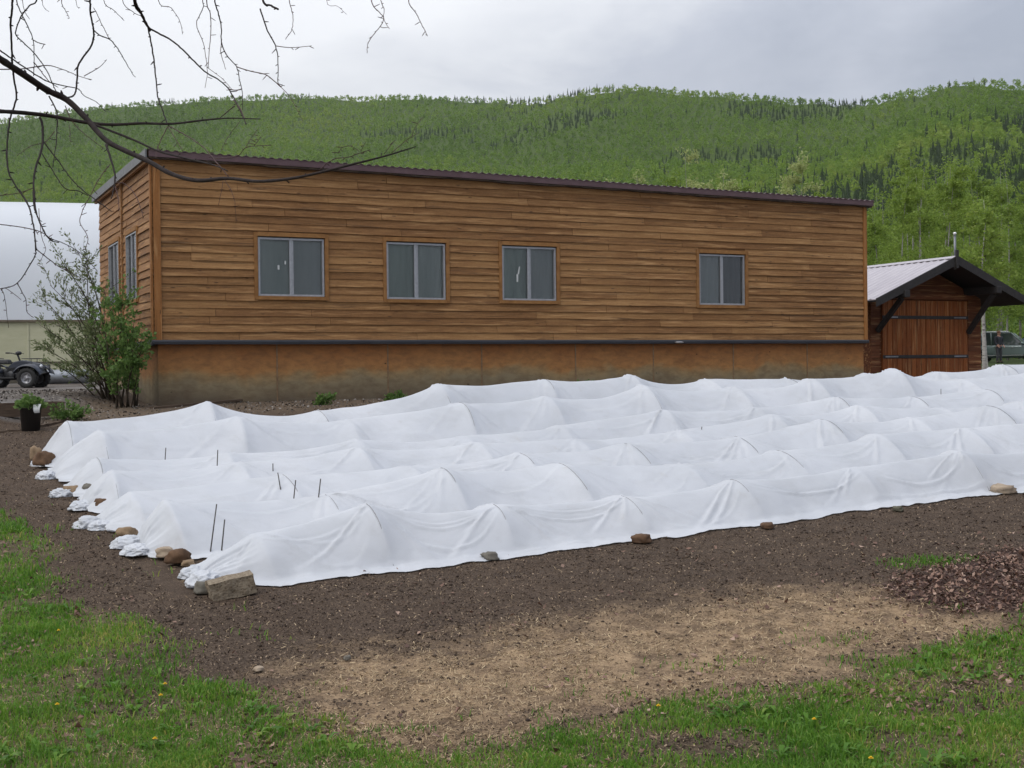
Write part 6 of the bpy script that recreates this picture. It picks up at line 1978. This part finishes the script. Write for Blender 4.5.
car('grey green off-road car parked beyond the shed, person standing before it', 'car', p[0] + .05, Yc, bz(p[0], Yc), R(-28), carpaint('grey_green_paint', (.15, .195, .19)), 4.9, 1.9, 1.82)
p = at_y(1021, 352, 92)
car('dark blue car half hidden behind the grey green one', 'car', p[0] + 1.4, 92, bz(p[0], 92) + .2, R(-20), carpaint('dark_blue_paint', (.03, .05, .11)), 4.6, 1.8, 1.5, False)

# ---------------------------------------------------------------- person by the car
def skin_obj(name, verts, edges, rad, mat, parent, sub=2, rootv=0):
    me = bpy.data.meshes.new(name); me.from_pydata(verts, edges, []); me.update()
    o = bpy.data.objects.new(name, me); C.objects.link(o); o.parent = parent
    md = o.modifiers.new('skin', 'SKIN'); md.use_smooth_shade = True
    for i, r in enumerate(rad):
        v = me.skin_vertices[0].data[i]; v.radius = r if hasattr(r, '__len__') else (r, r); v.use_root = (i == rootv)
    sb = o.modifiers.new('sub', 'SUBSURF'); sb.levels = sub; sb.render_levels = sub
    me.materials.append(mat)
    return o
def person():
    Y = 74.0; p = at_y(999, 364, Y); z = bz(p[0], Y)
    root = thing('person', 'person in dark jacket and grey trousers standing by the grey green car', 'person', (p[0], Y, z), R(25))
    root.scale = (1.12, 1.12, 1.04)
    # local: faces -y
    SK = simple('skin', (.38, .20, .14), (.32, .165, .115), .6); JK = simple('dark_jacket', (.018, .019, .026), (.03, .03, .038), .85); TR = simple('grey_trousers', (.055, .055, .062), (.04, .04, .046), .9)
    HR = simple('brown_hair', (.17, .075, .035), (.10, .045, .022), .7); SH = simple('dark_shoes', (.02, .017, .015), (.03, .025, .02), .6)
    V = [(0, 0, .93), (0, -.01, 1.10), (0, 0, 1.28), (0, .005, 1.42), (0, -.005, 1.50), (0, -.02, 1.60), (0, -.02, 1.70)]
    E = [(0, 1), (1, 2), (2, 3), (3, 4), (4, 5), (5, 6)]
    Rd = [(.15, .11), (.135, .10), (.155, .11), (.11, .08), (.052, .052), (.078, .092), (.066, .078)]
    for s in (-1, 1):
        b = len(V)
        V += [(s * .10, 0, .86), (s * .11, -.02, .48), (s * .115, .0, .09), (s * .125, -.12, .04)]
        E += [(0, b), (b, b + 1), (b + 1, b + 2), (b + 2, b + 3)]; Rd += [.088, .058, .042, .036]
        b = len(V)
        V += [(s * .19, 0, 1.40), (s * .235, .02, 1.12), (s * .20, -.12, .93), (s * .185, -.17, .88)]
        E += [(3, b), (b, b + 1), (b + 1, b + 2), (b + 2, b + 3)]; Rd += [.058, .045, .033, (.018, .036)]
        for k in range(5):
            f = len(V); dx = (k - 2) * .014
            if k == 4: V += [(s * .155, -.18, .88), (s * .14, -.205, .86)]
            else: V += [(s * .185 + dx, -.205, .855), (s * .18 + dx, -.225 + .004 * abs(k - 1), .83)]
            E += [(b + 3, f), (f, f + 1)]; Rd += [.009, .008]
    body = skin_obj('body', V, E, Rd, SK, root, 2)
    # face: nose, ears and eyes as child details
    fc = MB(); fc.sphere((0, -.115, 1.615), (.014, .02, .022)); fc.sphere((-.082, -.01, 1.61), (.012, .02, .03)); fc.sphere((.082, -.01, 1.61), (.012, .02, .03)); fc.build('nose_and_ears', SK, root)
    ey = MB(); [ey.sphere((s * .032, -.098, 1.64), (.011, .008, .008)) for s in (-1, 1)]; ey.build('eyes', simple('eye_dark', (.03, .02, .015)), root)
    hr = MB(); hr.sphere((0, .008, 1.68), (.088, .105, .085), 16, 10); hr.build('hair', HR, root)
    JV = [(0, 0, .90), (0, 0, 1.10), (0, 0, 1.28), (0, .005, 1.42), (0, 0, 1.475)]; JE = [(0, 1), (1, 2), (2, 3), (3, 4)]; JR = [(.175, .135), (.165, .125), (.18, .13), (.135, .10), (.075, .07)]
    for s in (-1, 1):
        b = len(JV); JV += [(s * .19, 0, 1.40), (s * .235, .02, 1.12), (s * .205, -.105, .95)]; JE += [(3, b), (b, b + 1), (b + 1, b + 2)]; JR += [.078, .062, .052]
    skin_obj('jacket', JV, JE, JR, JK, root, 2)
    TV = [(0, 0, .95), (0, 0, .88)]; TE = [(0, 1)]; TRr = [(.16, .125), (.155, .12)]
    for s in (-1, 1):
        b = len(TV); TV += [(s * .10, 0, .80), (s * .11, -.02, .48), (s * .115, .0, .07)]; TE += [(1, b), (b, b + 1), (b + 1, b + 2)]; TRr += [.10, .075, .065]
    skin_obj('trousers', TV, TE, TRr, TR, root, 2)
    for s in (-1, 1):
        sh = MB(); sh.sphere((s * .12, -.06, .045), (.05, .14, .055)); sh.build('shoe', SH, root)
person()
print('scene built')

# ---------------------------------------------------------------- damp air between here and the hills
def haze():
    mb = MB(); mb.box((0, 0, 0), (1, 1, 1))
    m = bpy.data.materials.new('damp_air'); t = NT(m)
    v = t.n('ShaderNodeVolumePrincipled'); v.inputs['Color'].default_value = (.86, .91, .97, 1); v.inputs['Density'].default_value = HAZE; v.inputs['Anisotropy'].default_value = .2
    o = t.n('ShaderNodeOutputMaterial'); t.ln(v.outputs[0], o.inputs['Volume'])
    o = mb.build('haze', m); o.location = (0, 900, 230); o.scale = (9000, 2640, 560)
    tagset(o, kind='stuff')
    SC.cycles.volume_step_rate = 20; SC.cycles.volume_bounces = 0
HAZE = .00006
haze()
